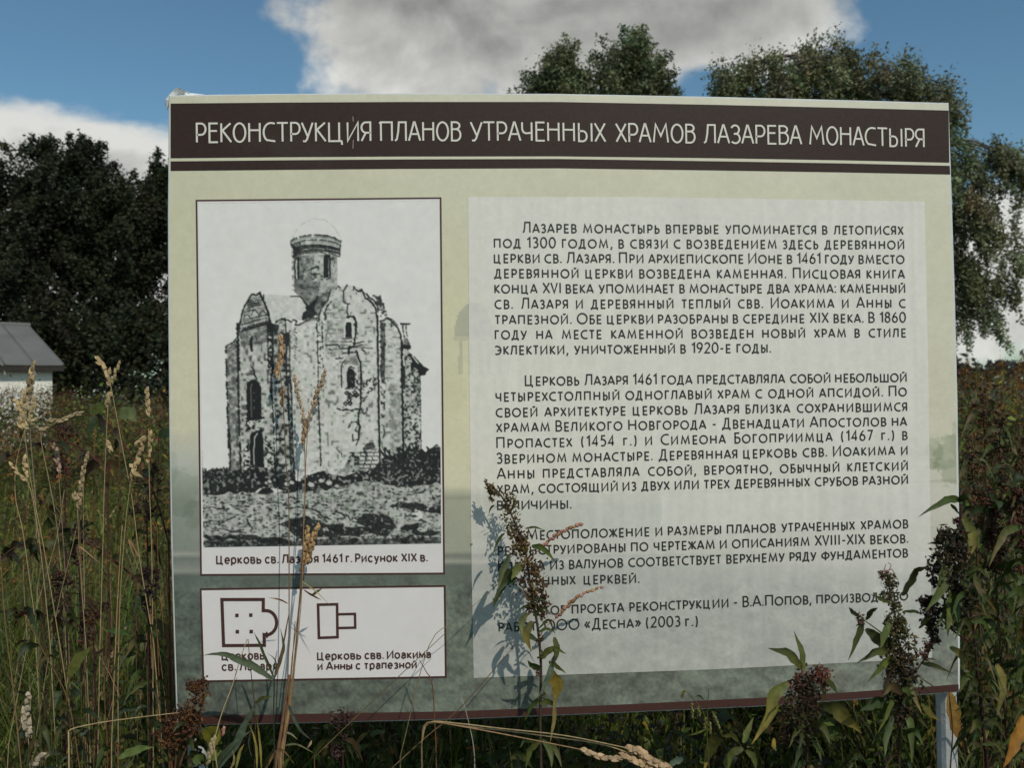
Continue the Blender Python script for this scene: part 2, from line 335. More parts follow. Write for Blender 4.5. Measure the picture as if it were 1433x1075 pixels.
    k.line([(471, 408), (475, 402), (477, 406)], 1.1, .85, .6); k.line([(487, 401.5), (482, 410), (481.6, 425), (486.5, 428), (490, 428)], 1.5, .92)
    k.line([(487, 429), (486, 438), (488, 446)], 1.5, .92); k.line([(495, 409), (496, 403.5), (498, 408)], 1.4, .85)
    k.line([(500, 409), (504, 411), (507, 408), (510, 414), (512, 420), (517, 423), (522, 428), (525.5, 434), (528, 446)], 2.2, .95, .5)
    k.line([(514, 414.5), (517, 419), (523, 422.5), (527, 429), (530.5, 437)], 1.8, .93, .5)
    k.speck([(520, 414), (533, 416), (538, 430), (542, 446), (532, 448), (528, 434), (524, 424)], .5, .75); k.wash([(524, 416), (533, 418), (540, 440), (534, 446), (530, 432)], .3, .8)
    k.line([(528.2, 445), (528.6, 520), (529.3, 600), (530, 668)], 2.5, .97, .35)
    k.wash([(532, 454), (538.5, 455), (538, 540), (532, 540)], .55, .6); k.speck([(531, 454), (539, 455), (538, 590), (532, 590)], .52, .8)
    k.line([(537.6, 456), (537.4, 520)], 1, .7, .7, .2); k.line([(533.5, 598), (536.5, 601), (537, 612), (535, 617)], 1.3, .85, .6, .05); k.line([(533, 622), (534, 634)], 1, .7)
    # masonry showing through the plaster
    for (xa, ya, xb, yb, p) in ((457, 436, 486, 500, .55), (500, 460, 526, 500, .2), (504, 498, 527, 545, .3), (462, 500, 480, 530, .3), (540, 470, 560, 560, .25)):
        y = ya
        while y < yb:
            x = xa+rr.uniform(0, 5)
            while x < xb-4:
                L = rr.uniform(6, 11)
                if rr.rand() < p: k.line([(x, y+rr.uniform(-.6, .6)), (min(x+L, xb), y+rr.uniform(-.6, .6))], .9, rr.uniform(.35, .75), .8, .2)
                if rr.rand() < p*.8: k.line([(x, y), (x+rr.uniform(-.6, .6), y+5)], .8, rr.uniform(.35, .7), .8, .2)
                x += L
            y += rr.uniform(5, 6.5)
    for (xa, ya, xb, yb) in ((457, 486, 474, 485), (474, 485, 477, 491), (477, 491, 492, 490), (460, 491, 466, 493), (497, 484, 509, 481), (497, 488, 511, 485), (480, 497, 500, 496), (470, 505, 481, 504), (478, 481, 492, 481), (506, 492, 512, 497), (489, 487, 489, 497), (492, 489, 499, 489)):
        k.line([(xa, ya), (xb, yb)], 1.4, .9, .8)
    k.light([(482, 476), (482, 455), (485, 449), (489, 447), (493, 450), (494, 476)], .06)
    k.light([(484.2, 475), (484.2, 456), (486, 453.5), (491.5, 453.5), (492.3, 456), (492.3, 475)], .95)
    k.lightline([(488.3, 455), (488.3, 474)], .5, .7)
    k.line([(487, 447), (491, 445.2), (496, 446.5), (498, 452), (498.3, 468), (497, 478), (495, 487), (489, 491), (487.5, 498)], 2.8, .94, .5)
    k.line([(479, 477), (493, 476.5)], 1.3, .85)
    k.wash([(482, 512), (483, 502), (488, 498), (498, 499), (501, 509), (498, 514)], .3, .7)
    k.line([(499, 494), (501, 503), (504.5, 511), (505, 535), (504, 566), (503.5, 573)], 2.5, .94, .5, .03); k.line([(478, 545), (477.5, 518), (479, 512), (484, 506)], 1.5, .88, .6)
    k.light([(483, 547), (483, 520), (487, 514), (492, 512), (498, 515), (501, 521), (501, 545)], .12); k.speck(R4(496, 516, 502, 546), .55, .8)
    k.light([(485.6, 546), (485.2, 524), (487, 520), (491, 518.5), (495.5, 522), (496.4, 530), (496, 546)], .95); k.glow(R4(490, 526, 494, 540), .6, .35)
    k.line([(487, 519), (491, 516.5), (495, 518.5)], 1.5, .9, .6); k.line([(483, 547), (500, 547)], 1.6, .9, .7)
    for x, y in ((490, 557), (488, 563), (483, 568), (496, 552), (499, 556), (490, 568), (485, 553)):
        k.line([(x-2.6, y), (x, y-2.4), (x+2.6, y), (x, y+2.6), (x-2.6, y)], 1.5, .95, .5)
    k.speck(R4(484, 545, 504, 560), .55, .85)
    k.line([(472, 575), (478, 577), (486, 576), (492, 578), (497, 575.5), (505, 576)], 2.0, .88, .9); k.line([(505, 577), (508, 583), (512, 580), (513, 574)], 1.6, .8, .9)
    k.speck([(505, 536), (527, 530), (527, 545), (514, 556), (508, 570), (505, 560)], .5, .75)
    k.line([(503, 577), (501, 584), (500.4, 592), (502.5, 600), (501, 618)], 2.2, .93, .7)
    k.line([(487, 602), (491, 594), (497, 593.5), (500, 598), (496, 606), (501, 608)], 1.4, .85, .8)
    k.line([(492, 611), (493, 620), (501, 618), (497, 626)], 1.5, .85, .8)
    k.line([(470, 631), (474, 636), (477, 637), (477, 643)], 1.1, .8)
    k.wash([(480, 655), (490, 645), (505, 648), (508, 664), (478, 664)], .3, .7)
    k.wash([(506, 630), (512, 624), (521, 622), (524, 630), (508, 634)], .75, .5)
    for i, y in enumerate((637, 642.5, 648, 653.5, 659)):
        k.line([(488+i*3.4, y), (527, y)], 1.3, .85, .8, .14)
        for j in range(4): x = 494+i*3+j*9+(i % 2)*4; k.line([(x, y), (x+.5, y+5)], 1.2, .8, .6) if x < 526 else None
    k.speck(R4(486, 634, 512, 664), .62, .8)
    # ---- right bay and end wall
    rb = [(532, 452), (540, 449), (548, 453), (556, 463), (561, 476), (563, 650), (531, 660)]
    k.wash(rb, .15, .9); k.speck(rb, .78, .4, 4); k.wash(R4(544, 540, 560, 640), .26, .7)
    k.line([(532, 453), (537, 452), (541, 448.5), (547, 452), (552, 458), (557, 464), (560, 472), (561.6, 486)], 1.9, .94); k.line([(541, 447), (550, 452), (556, 459)], 1, .8)
    k.line([(548, 455), (547, 461), (551, 457)], 1.3, .9)
    k.line([(561.6, 480), (561.8, 540), (562.4, 600), (563, 646)], 3.0, .95, .55); k.wash(R4(560, 516, 566, 548), .9, .3)
    end = [(565, 478), (571, 492), (576, 516), (586, 524), (588, 640), (564, 650)]
    k.wash(end, .24, .9); k.speck(end, .6, .75); k.line([(586.4, 528), (587.2, 636)], 1.1, .75, .8, .2); k.speck(R4(566, 570, 587, 632), .55, .85)
    k.wash([(560, 455), (573.5, 455.5), (572, 457.6), (560, 458)], .92, .1); k.line([(563.5, 458), (563, 466), (565, 476)], 1.4, .85, .8); k.line([(568.5, 458), (567, 466), (569.5, 474)], 1.2, .75, .8, .2)
    k.wash([(564, 478), (569, 476), (573, 483), (574, 491), (563.5, 492)], .55, .5); k.wash(R4(563, 486, 573.6, 492.4), .92, .1)
    k.wash([(571, 499), (573.5, 497.5), (583, 508), (590, 516), (598.5, 521.5), (593, 529.5), (586, 531), (584.5, 522), (579, 518), (575.5, 523), (574, 513), (576, 510)], .93, .1)
    k.lightline([(576, 502), (583.5, 512.5)], 1.6, .06)
    k.line([(567, 502), (566, 512), (568, 520)], 1, .7, .8)
    # ---- bushes at the foot
    dark = [(284, 662), (300, 656), (318, 657), (340, 662), (350, 652), (372, 655), (384, 668), (400, 664), (412, 676), (418, 674), (428, 668), (436, 664), (450, 664), (462, 668), (480, 670), (500, 662), (520, 662), (532, 648), (545, 643), (556, 640), (572, 632), (588, 634), (596, 640), (603, 632), (612, 628), (616, 634), (616, 682), (560, 686), (520, 676), (470, 686), (420, 690), (380, 692), (340, 690), (300, 692), (284, 692)]
    k.wash(dark, .88, .12, wob=3); k.glow(dark, .60, .35); k.glow(R4(284, 655, 345, 676), .56, .4, 2.2)
    k.glow([(415, 655), (470, 655), (530, 660), (530, 685), (415, 685)], .58, .3)
    k.glow([(530, 645), (616, 650), (616, 676), (530, 680)], .6, .35, 2.2)
    for i in range(95):
        x = rr.uniform(532, 615); y = rr.uniform(634, 672); a = rr.uniform(-1.2, 1.2); L = rr.uniform(4, 9)
        k.line([(x, y), (x+L*.6*a, y-L)], 1.9, .93, .5)
    for i in range(60):
        x = rr.uniform(284, 345); y = rr.uniform(660, 676); a = rr.uniform(-1.2, 1.2); L = rr.uniform(3, 7)
        k.line([(x, y), (x+L*.6*a, y-L)], 1.5, .9, .5)
    for x, y, r in ((372, 678, 3), (377, 676, 3), (400, 680, 4), (407, 678, 4), (434, 681, 5), (448, 676, 4), (459, 679, 5), (470, 684, 4)):
        k.light([(x-r, y), (x-r*.4, y-r*.8), (x+r*.7, y-r*.5), (x+r, y+r*.5), (x-r*.3, y+r*.7)], .15); k.line([(x-r, y+1), (x, y+r*.9), (x+r, y+r*.5)], 1.2, .95)
    # ---- foreground ground
    gr = [(284, 690), (330, 688), (420, 688), (520, 676), (560, 684), (616, 680), (616, 768), (284, 768)]
    k.wash(gr, .26, .6); k.speck(gr, .69, .6)
    k.light([(356, 690), (362, 685), (373, 684), (388, 686), (398, 690), (400, 688), (386, 692), (360, 692)], .06, .3); k.wash([(360, 691), (366, 685), (378, 684.5), (382, 691), (370, 694)], .88, .3)
    for pts, w in (([(285, 712), (296, 710), (306, 713), (319, 713)], 1.4), ([(285, 731), (296, 729), (308, 732), (320, 728), (328, 724)], 1.3), ([(313, 741), (322, 745), (334, 744), (342, 747)], 1.4), ([(344, 728), (347, 734), (352, 741)], 1.8), ([(405, 713), (414, 712), (428, 713), (440, 717), (448, 724), (458, 729)], 1.7), ([(467, 719), (476, 722), (481, 727), (485, 725), (488, 732), (493, 728), (498, 731)], 1.5), ([(500, 724), (520, 724), (534, 727), (548, 736)], 1.3)):
        k.line(pts, w, .9, .8)
    for i in range(150):
        x = rr.uniform(285, 610); y = rr.uniform(692, 762); a = rr.uniform(3, 11)
        k.line([(x, y), (x+a*.5, y+rr.uniform(-1, 1)), (x+a, y+rr.uniform(-1.4, 1.4))], rr.uniform(.7, 1.5), rr.uniform(.45, .85), .9, .15)
    for poly in ([(284, 746), (292, 750), (312, 752), (335, 749), (352, 750), (372, 753), (400, 758), (408, 766), (380, 763), (352, 757), (320, 756), (300, 758), (284, 753)],
                 [(390, 734), (406, 729), (425, 726), (440, 730), (452, 735), (470, 738), (490, 741), (520, 742), (545, 748), (540, 754), (505, 751), (475, 756), (450, 754), (420, 757), (405, 748), (398, 738)],
                 [(494, 733), (506, 723), (530, 723), (545, 731), (552, 742), (536, 747), (512, 744)],
                 [(540, 714), (558, 708), (575, 706), (598, 714), (616, 712), (616, 726), (590, 722), (565, 716)],
                 [(556, 746), (566, 740), (582, 739), (596, 744), (612, 752), (600, 756), (575, 752)]):
        k.wash(poly, .85, .25, wob=2.5); k.glow(poly, .66, .35)
    for pts in ([(535, 720), (548, 715), (566, 716), (573, 719), (574, 730), (562, 724), (550, 722)], [(573, 723), (579, 718), (586, 720), (589, 727), (588, 736), (580, 735), (574, 731)], [(580, 746), (592, 738), (600, 741), (598, 749), (586, 750)], [(449, 743), (455, 740), (459, 746), (452, 748)], [(594, 718), (602, 704), (604, 705), (596, 720)]):
        k.light(pts, .2); k.speck(pts, .6, .5)
    k.light([(574, 724), (579, 718), (586, 720), (589, 727), (586, 735), (578, 733)], .08)
    k.wash([(284, 757), (330, 757), (400, 761), (470, 756), (540, 758), (616, 757), (616, 766), (284, 768)], .62, .6)
    k.speck([(284, 755), (616, 755), (616, 767), (284, 767)], .56, .85)
    for x, r in ((323, 7), (341, 6), (298, 5)):
        k.line([(x-r, 765), (x-r*.5, 761), (x, 759.5), (x+r*.5, 761), (x+r, 765)], 2.2, .95)
    k.speck([(284, 692), (616, 685), (616, 760), (284, 760)], .66, .75, 2.2, ax=2.5, ay=.8)
    d = k.result(); d = np.clip(d*1.12-.02, 0, 1); return d+(d > .3)*(1-d)*d*.35, None
# ---------------------------------------------------------------- lettering: a stroke alphabet drawn for this board
def arc(cx, cy, rx, ry, a0, a1, n=9):
    return [(cx+rx*math.cos(math.radians(a0+(a1-a0)*i/n)), cy+ry*math.sin(math.radians(a0+(a1-a0)*i/n))) for i in range(n+1)]
def glyph(c, T=False):
    """advance width and strokes of a letter one unit high; T is the thin display cut of the heading"""
    h = .62 if T else .5
    k = .74 if T else 1.0
    st = lambda *p: list(p)
    def ring(cx, rx, cy=.5, ry=.5): return arc(cx, cy, rx, ry, 90, 450, 20)
    if c in 'ОO': w = .62 if T else .96; return w, [ring(w/2, w/2)]
    if c == '0': return .58, [ring(.29, .29)]
    if c in 'СC': w = .60 if T else .72; return w, [arc(w*.72, .5, w*.72, .5, 62, 298, 14) if not T else [(w, .97), (w*.7, 1)]+arc(w*.62, .5, w*.62, .5, 90, 235, 10)+[(w*1.02, .02)]]
    if c == 'П': w = .6 if T else .68; return w, [st((0, 0), (0, 1), (w, 1), (w, 0))]+([st((-.08, .93), (-.02, .995))] if T else [])
    if c == 'Н': w = .56 if T else .68; return w, [st((0, 0), (0, 1)), st((w, 0), (w, 1)), st((0, h), (w, h))]
    if c == 'А': w = .62 if T else .80; return w, [st((0, 0), (w*.46, 1), (w*.54, 1), (w, 0)), st((w*.16, .3 if not T else .36), (w*.84, .3 if not T else .36))]
    if c == 'Е': w = .44 if T else .5; return w, [st((w, 1), (0, 1), (0, 0), (w, 0)), st((0, h-.02), (w*.9, h-.02))]
    if c in 'РP': w = .46 if T else .52; lo = .44 if not T else .40; return w, [st((0, 0), (0, 1), (w*.5, 1))+arc(w*.5, (1+lo)/2, w*.5, (1-lo)/2, 80, -90, 8)+[(0, lo)]]
    if c in 'ВB': w = .48 if T else .53; return w, [st((0, h), (0, 1), (w*.45, 1))+arc(w*.45, (1+h)/2, w*.45, (1-h)/2, 80, -90, 7)+[(0, h)], st((0, h), (0, 0), (w*.5, 0))+arc(w*.5, h/2, w*.5, h/2, -80, 90, 7)]
    if c == 'Б': w = .5; return w, [st((w*.88, 1), (0, 1), (0, 0), (w*.5, 0))+arc(w*.5, .28, w*.5, .28, -80, 90, 7)+[(0, .56)]]
    if c == 'Г': return .44, [st((0, 0), (0, 1), (.44, 1))]
    if c == 'Д': w = .74; return w, [st((.0, -.2), (.0, 0), (w, 0), (w, -.2)), st((.1, 0), (.26, .5), (.3, 1), (w-.14, 1), (w-.14, 0))]
    if c == 'Л': w = .58 if T else .68; return w, [st((-.02, 0), (.08, .08), (.16, .5), (.2, 1), (w, 1), (w, 0))]
    if c == 'М': w = .8 if T else .98; return w, [st((0, 0), (w*.14, 1), (w*.5, .12 if not T else .35), (w*.86, 1), (w, 0))]
    if c in 'ИЙ': w = .56 if T else .70; r = [st((0, 1), (0, 0), (w, 1), (w, 0))]; return w, r+([arc(w/2, 1.28, .14, .13, 200, 340, 6)] if c == 'Й' else [])
    if c == 'К': w = .52 if T else .56; return w, [st((0, 0), (0, 1)), st((w*.94, 1), (w*.12, h), (w, 0))]
    if c in 'Т': w = .58 if T else .60; return w, [st((0, 1), (w, 1)), st((w/2, 1), (w/2, 0))]
    if c == 'У': w = .58 if T else .64; return w, [st((0, 1), (w*.52, .28)), st((w, 1), (w*.46, .1), (w*.32, 0), (w*.1, .01))]
    if c == 'Ц': w = .66; return w+.08, [st((0, 1), (0, 0), (w, 0)), st((w-.12, 1), (w-.12, 0)), st((w, .04), (w+.03, -.2))]
    if c == 'Ч': w = .5 if T else .56; return w, [st((0, 1), (0, .62), (.07, .46), (.2, .4), (w, .43)), st((w, 1), (w, 0))]
    if c in 'ХX': w = .56 if T else .64; return w, [st((0, 1), (w, 0)), st((w*.97, 1), (.02, 0))]
    if c == 'Ш': w = .98; return w, [st((0, 1), (0, 0), (w, 0), (w, 1)), st((w/2, 1), (w/2, 0))]
    if c == 'Щ': w = .98; return w+.08, [st((0, 1), (0, 0), (w+.08, 0), (w+.1, -.2)), st((w, 1), (w, 0)), st((w/2, 1), (w/2, 0))]
    if c == 'Ь': w = .46; return w, [st((0, 1), (0, 0), (w*.5, 0))+arc(w*.5, .28, w*.5, .28, -80, 90, 7)+[(0, .56)]]
    if c == 'Ы': w = .42; return w+.28, [st((0, 1), (0, 0), (w*.5, 0))+arc(w*.5, .28, w*.5, .28, -80, 90, 7)+[(0, .56)], st((w+.26, 1), (w+.26, 0))]
    if c == 'Э': w = .62; return w, [arc(w*.24, .5, w*.76, .5, 118, -118, 14), st((.2, .5), (w*.98, .5))]
    if c == 'Ю': w = 1.2; return w, [st((0, 0), (0, 1)), st((0, .5), (.3, .5)), ring(.75, .45)]
    if c == 'Я': w = .48 if T else .52; return w, [st((w, 0), (w, 1), (w*.5, 1))+arc(w*.5, .72, w*.5, .28, 100, 270, 8)+[(w, .44)], st((w*.48, .44), (0, 0))]
    if c == 'Ж': w = .98; return w, [st((w/2, 0), (w/2, 1)), st((.03, 1), (w*.44, .5), (0, 0)), st((w-.03, 1), (w*.56, .5), (w, 0))]
    if c == 'З': w = .48; return w, [[(0, .86)]+arc(w*.46, .76, w*.45, .24, 120, -80, 9)+[(w*.3, .52)], [(w*.3, .52)]+arc(w*.46, .27, w*.52, .27, 80, -140, 10)]
    if c == 'Ф': w = .92; return w, [st((w/2, -.06), (w/2, 1.06)), ring(w/2, w/2, .52, .34)]
    if c in 'I': return .02, [st((.01, 0), (.01, 1))]
    if c == 'V': return .62, [st((0, 1), (.31, .02), (.62, 1))]
    if c == '1': return .26, [st((0, .8), (.24, .99), (.24, 0))]
    if c == '2': return .5, [arc(.24, .74, .24, .26, 160, -20, 9)+[(.38, .5), (0, 0), (.52, 0)]]
    if c == '3': return .46, [[(.02, .9)]+arc(.21, .77, .21, .23, 120, -80, 8)+[(.16, .54)], [(.16, .54)]+arc(.2, .28, .26, .27, 80, -130, 9)]
    if c == '4': return .54, [st((.4, 0), (.4, 1), (0, .26), (.54, .26))]
    if c == '5': return .46, [st((.42, 1), (.1, 1), (.06, .6), (.18, .63))+arc(.18, .31, .28, .32, 80, -125, 10)]
    if c == '6': return .52, [[(.38, 1), (.2, .8), (.06, .52), (.01, .3)]+arc(.26, .29, .25, .29, 180, 500, 16)]
    if c == '7': return .5, [st((0, 1), (.48, 1), (.14, 0))]
    if c == '8': return .48, [ring(.24, .2, .77, .23), ring(.24, .24, .27, .27)]
    if c == '9': return .52, [[(.14, 0), (.32, .2), (.46, .48), (.51, .7)]+arc(.26, .71, .25, .29, 0, 320, 16)]
    if c == '.': return .04, [st((.02, -.01), (.02, .11))]
    if c == ',': return .08, [st((.07, .1), (.05, -.02), (-.02, -.2))]
    if c == ':': return .04, [st((.02, -.01), (.02, .11)), st((.02, .55), (.02, .67))]
    if c == '-': return .3, [st((0, .4), (.3, .4))]
    if c == '(': return .2, [arc(.36, .42, .36, .74, 132, 228, 8)]
    if c == ')': return .2, [arc(-.16, .42, .36, .74, 48, -48, 8)]
    if c == '«': return .5, [st((.22, .72), (.0, .42), (.22, .12)), st((.46, .72), (.24, .42), (.46, .12))]
    if c == '»': return .5, [st((.02, .72), (.24, .42), (.02, .12)), st((.26, .72), (.48, .42), (.26, .12))]
    if c == 'г': return .36, [st((0, 0), (0, .68), (.34, .68))]
    return .3, []
def ribbon(pts, w):
    """a mitred band along a polyline: vertices and quads, no overlap inside the stroke"""
    p = [Vector(q) for q in pts]
    closed = (p[0]-p[-1]).length < 1e-4
    if closed: p = p[:-1]
    n = len(p); L, R = [], []
    for i in range(n):
        a = p[i-1] if (i > 0 or closed) else None
        b = p[(i+1) % n] if (i < n-1 or closed) else None
        d1 = (p[i]-a).normalized() if a is not None else None
        d2 = (b-p[i]).normalized() if b is not None else None
        if d1 is None: d1 = d2
        if d2 is None: d2 = d1
        n1, n2 = Vector((-d1.y, d1.x)), Vector((-d2.y, d2.x))
        t = n1+n2
        t = n1 if t.length < .15 else t.normalized()
        s = min(w/2/max(t.dot(n1), .25), w*1.15)
        L.append(p[i]+t*s); R.append(p[i]-t*s)
    m = n if closed else n-1
    return L+R, [(i, (i+1) % n, n+(i+1) % n, n+i) for i in range(m)]
BEAR = {}                                                       # side bearings in capital heights: (left, right)
for g in 'НИЙПЦШЩIМ': BEAR[g] = (.16, .16)
for g in 'ЕКГБ': BEAR[g] = (.16, .07)
for g in 'РВЬ': BEAR[g] = (.16, .09)
for g in 'ОOСCЗЭФ0': BEAR[g] = (.09, .09)
for g in 'АТУХXVЖ': BEAR[g] = (.05, .05)
for g in 'ЛДЧ': BEAR[g] = (.07, .15)
BEAR['Ы'] = BEAR['Ю'] = (.16, .14); BEAR['Я'] = (.07, .16); BEAR['Э'] = (.08, .09)
def layout(text, T=False, track=.0, smallcap=.80):
    """glyph strokes word by word, in units of the capital height"""
    words = []
    for wd in text.split(' '):
        x = 0; strokes = []; prev = None; n = 0
        for ch in wd:
            small = (not T) and ch.islower()
            s = smallcap if small else 1.0
            g = ch.upper() if ch.isalpha() else ch
            if ch == '§': g, s = 'г', 1.0                        # the small letter of the year abbreviation
            w, st = glyph(g, T)
            bl, br = BEAR.get(g, (.1, .1))
            if prev is not None: x += (prev+bl)*(.8 if T else 1)+track
            strokes += [[(x+a*s, b*s) for a, b in q] for q in st]
            x += w*s; prev = br; n += 1
        words.append((x, strokes, n))
    return words
def set_line(mb, text, T, x0, x1, base, cap, sw, y, col=(.1, .1, .1)):
    """justify the line between two positions on the board (metres along x); base(x) gives the baseline height"""
    W = layout(text, T); ns = len(W)-1; nl = sum(w[2]-1 for w in W)
    nat = sum(w[0] for w in W)*cap; sx = 1.0; gap = 0; tr = 0
    if ns == 0: tr = 0; sx = (x1-x0)/nat
    else:
        extra = (x1-x0-nat)/cap-.5*ns
        tr = max(-.03, min(.11, extra*.72/nl)); gap = (x1-x0-nat)/cap-tr*nl
        gap = gap/ns*cap
        if gap < .34*cap: gap = .34*cap; sx = (x1-x0-gap*ns)/(nat+tr*nl*cap)
    W = layout(text, T, tr); x = x0; k = 0
    for w, strokes, n in W:
        for st in strokes:
            V, F = ribbon([(x+a*cap*sx, b*cap) for a, b in st], sw)
            yy = y-.00002*(k % 9); k += 1
            mb.add([(v.x, yy, base(v.x)+v.y) for v in V], F, col)
        x += w*cap*sx+gap
# ---------------------------------------------------------------- the information board
sign = empty('information_board', (0, 0, 0), 'cream information board with brown heading, church drawing and Russian text on grey posts', 'sign')
def strip(name, top, bot, y, m, parent=sign):
    """a printed area between two edges given left to right"""
    mb = MB(); n = len(top)
    mb.add([(B(*p)[0], y, B(*p)[1]) for p in top]+[(B(*p)[0], y, B(*p)[1]) for p in bot], [(i, n+i, n+i+1, i+1) for i in range(n-1)])
    return mb.build(name, m, parent)
def lerp(a, b, t): return a+(b-a)*t
def poly_at(pts, x):
    for (xa, ya), (xb, yb) in zip(pts[:-1], pts[1:]):
        if x <= xb: return lerp(ya, yb, (x-xa)/(xb-xa))
    return pts[-1][1]
TOP = [(236, 133), (300, 131.8), (400, 130.6), (560, 129.8), (780, 130.6), (1000, 134.8), (1180, 139.3), (1328, 143.5)]
BOT = [(247, 1017), (340, 1015), (440, 1013), (640, 1008), (840, 1000), (1060, 990), (1180, 981.5), (1344, 969.5)]
LEFT = [(236, 133), (234.6, 300), (235, 420), (236.5, 600), (239, 760), (243, 900), (247, 1017)]
RIGHT = [(1328, 143.5), (1332.6, 280), (1336.4, 400), (1340.5, 560), (1342.5, 700), (1343.8, 850), (1344, 969.5)]
outline = TOP+RIGHT[1:-1]+BOT[::-1]+LEFT[::-1][1:-1]
mb = MB(); n = len(outline); TH = .022
q = [B(*p) for p in outline]
cxm, czm = sum(a for a, b in q)/n, sum(b for a, b in q)/n
bev = .0015
def inset(p, d): return (p[0]-math.copysign(d, p[0]-cxm), p[1]-math.copysign(d, p[1]-czm))
rings = [[(inset(p, bev)[0], 0, inset(p, bev)[1]) for p in q], [(p[0], bev, p[1]) for p in q], [(p[0], TH, p[1]) for p in q]]
mb.add(sum(rings, []), [tuple(range(n))[::-1]]+[(r*n+i, (r+1)*n+i, (r+1)*n+(i+1) % n, r*n+(i+1) % n) for r in range(2) for i in range(n)]+[tuple(range(2*n, 3*n))])
bm = bmesh.new(); me_ = mb.build('panel', MT['panel'], sign); bm.from_mesh(me_.data); bmesh.ops.recalc_face_normals(bm, faces=bm.faces); bm.to_mesh(me_.data); bm.free()
# ghost picture printed over the whole board
def smooth_noise(rs, h, w, cy, cx):
    g = rs.rand(int(h/cy)+3, int(w/cx)+3)
    yy, xx = np.meshgrid(np.arange(h)/cy, np.arange(w)/cx, indexing='ij')
    iy, ix = yy.astype(int), xx.astype(int); fy, fx = yy-iy, xx-ix
    return (g[iy, ix]*(1-fx)+g[iy, ix+1]*fx)*(1-fy)+(g[iy+1, ix]*(1-fx)+g[iy+1, ix+1]*fx)*fy
KEYS = {  # printed tones down the board at its left edge, by the middle gutter and at its right edge
    'l': [(140, (184, 187, 160)), (300, (184, 187, 156)), (500, (187, 189, 157)), (600, (188, 189, 160)), (650, (166, 173, 160)), (700, (132, 140, 126)), (770, (118, 126, 114)), (776, (144, 148, 134)), (782, (100, 110, 100)), (800, (134, 139, 126)), (806, (86, 96, 86)), (900, (80, 90, 79)), (1020, (80, 88, 77))],
    'm': [(140, (192, 194, 168)), (300, (190, 192, 163)), (440, (192, 193, 158)), (560, (196, 196, 160)), (680, (196, 195, 162)), (695, (148, 153, 130)), (772, (146, 151, 130)), (778, (108, 116, 104)), (786, (146, 150, 132)), (792, (94, 104, 92)), (900, (92, 101, 88)), (1020, (92, 100, 87))],
    'r': [(140, (192, 195, 172)), (300, (190, 193, 166)), (560, (190, 191, 166)), (650, (186, 187, 165)), (700, (184, 186, 168)), (790, (170, 173, 154)), (810, (138, 144, 130)), (880, (112, 120, 107)), (1020, (108, 115, 102))]}
def tone(key, y):
    ks = KEYS[key]; ys = [k[0] for k in ks]
    c = np.stack([np.interp(y, ys, [k[1][i] for k in ks]) for i in range(3)], -1)
    return c*np.array([.99, .985, 1.0])
def ghost(PX, PY, rs):
    h, w = PX.shape
    a, b_, c = tone('l', PY), tone('m', PY), tone('r', PY)
    t1 = np.clip((PX-240)/400, 0, 1)[..., None]; t2 = np.clip((PX-640)/680, 0, 1)[..., None]
    col = np.where(PX[..., None] < 640, a*(1-t1)+b_*t1, b_*(1-t2)+c*t2)
    n1 = smooth_noise(rs, h, w, 1.3, 1.3); n2 = smooth_noise(rs, h, w, 4, 7); n3 = smooth_noise(rs, h, w, 15, 22)
    edge = 790+smooth_noise(rs, h, w, 99, 9)*26-(PX-240)*.0
    g = np.clip((PY-edge)/25, 0, 1)
    col = col+((n1-.5)*26+(n2-.5)*34+(n3-.5)*20)[..., None]*g[..., None]*np.array([.9, 1, .85])+((n3-.5)*6+(n1-.5)*5)[..., None]
    # trees at the left and right edges, faint church dome and colonnade by the gutter
    def blob(cx, cy, rx, ry, d, rag=.5):
        nonlocal col
        r = np.sqrt(((PX-cx)/rx)**2+((PY-cy)/ry)**2)+(n2-.5)*rag+(n1-.5)*.3
        col = col-np.clip((1.05-r)/.15, 0, 1)[..., None]*d*np.array([1, .8, .95])
    for cx, cy, rx, ry, d in ((1334, 640, 26, 36, 26), (1306, 634, 12, 22, 20), (1350, 615, 22, 26, 10), (1316, 650, 22, 9, 12), (250, 690, 26, 38, 12), (236, 655, 16, 22, 10), (270, 720, 14, 18, 10), (632, 545, 18, 40, 4)):
        blob(cx, cy, rx, ry, d)
    r = np.sqrt(((PX-663)/27)**2+((PY-468)/45)**2); col = col-((r < 1) & (PY < 470) & (PX < 700))[..., None]*np.array([28, 26, 16])
    col = col-((PY > 478) & (PY < 524) & (PX > 640) & (PX < 712) & (((PX-642) % 13.5) < 6))[..., None]*np.array([20, 18, 12])
    col = col-((PY > 470) & (PY < 477) & (PX > 635) & (PX < 716))[..., None]*np.array([14, 13, 8])
    for yy, x0, x1, d in ((680, 1000, 1340, 16), (660, 1150, 1340, 6), (776, 655, 1340, 7), (745, 655, 1340, 6), (690, 620, 1150, 8)):
        col = col-(np.exp(-((PY-yy+(PX-1000)*.02)/1.6)**2)*(PX > x0)*(PX < x1)*d)[..., None]
    col = col-(((PX > 925) & (PX < 1145) & (PY > 690+(PX-925)*-.02) & (PY < 742)))[..., None]*np.array([-16, -15, -14])-(((PX > 690) & (PX < 925) & (PY > 705) & (PY < 745)))[..., None]*np.array([12, 9, 9])
    col = col-((np.abs(PX-1130)+np.abs(PY-640)*2.2 < 60) & (PY < 652))[..., None]*5-((np.abs(PX-1250)+np.abs(PY-628)*1.6 < 60) & (PY < 650))[..., None]*7
    return col
KW = .78/lin((203, 205, 198))[0]
def to_albedo(col):
    c = np.clip(col, 0, 255)/255; return np.clip(np.where(c <= .04045, c/12.92, ((c+.055)/1.055)**2.4)*KW*np.array([.985, .93, .955]), 0, .9)
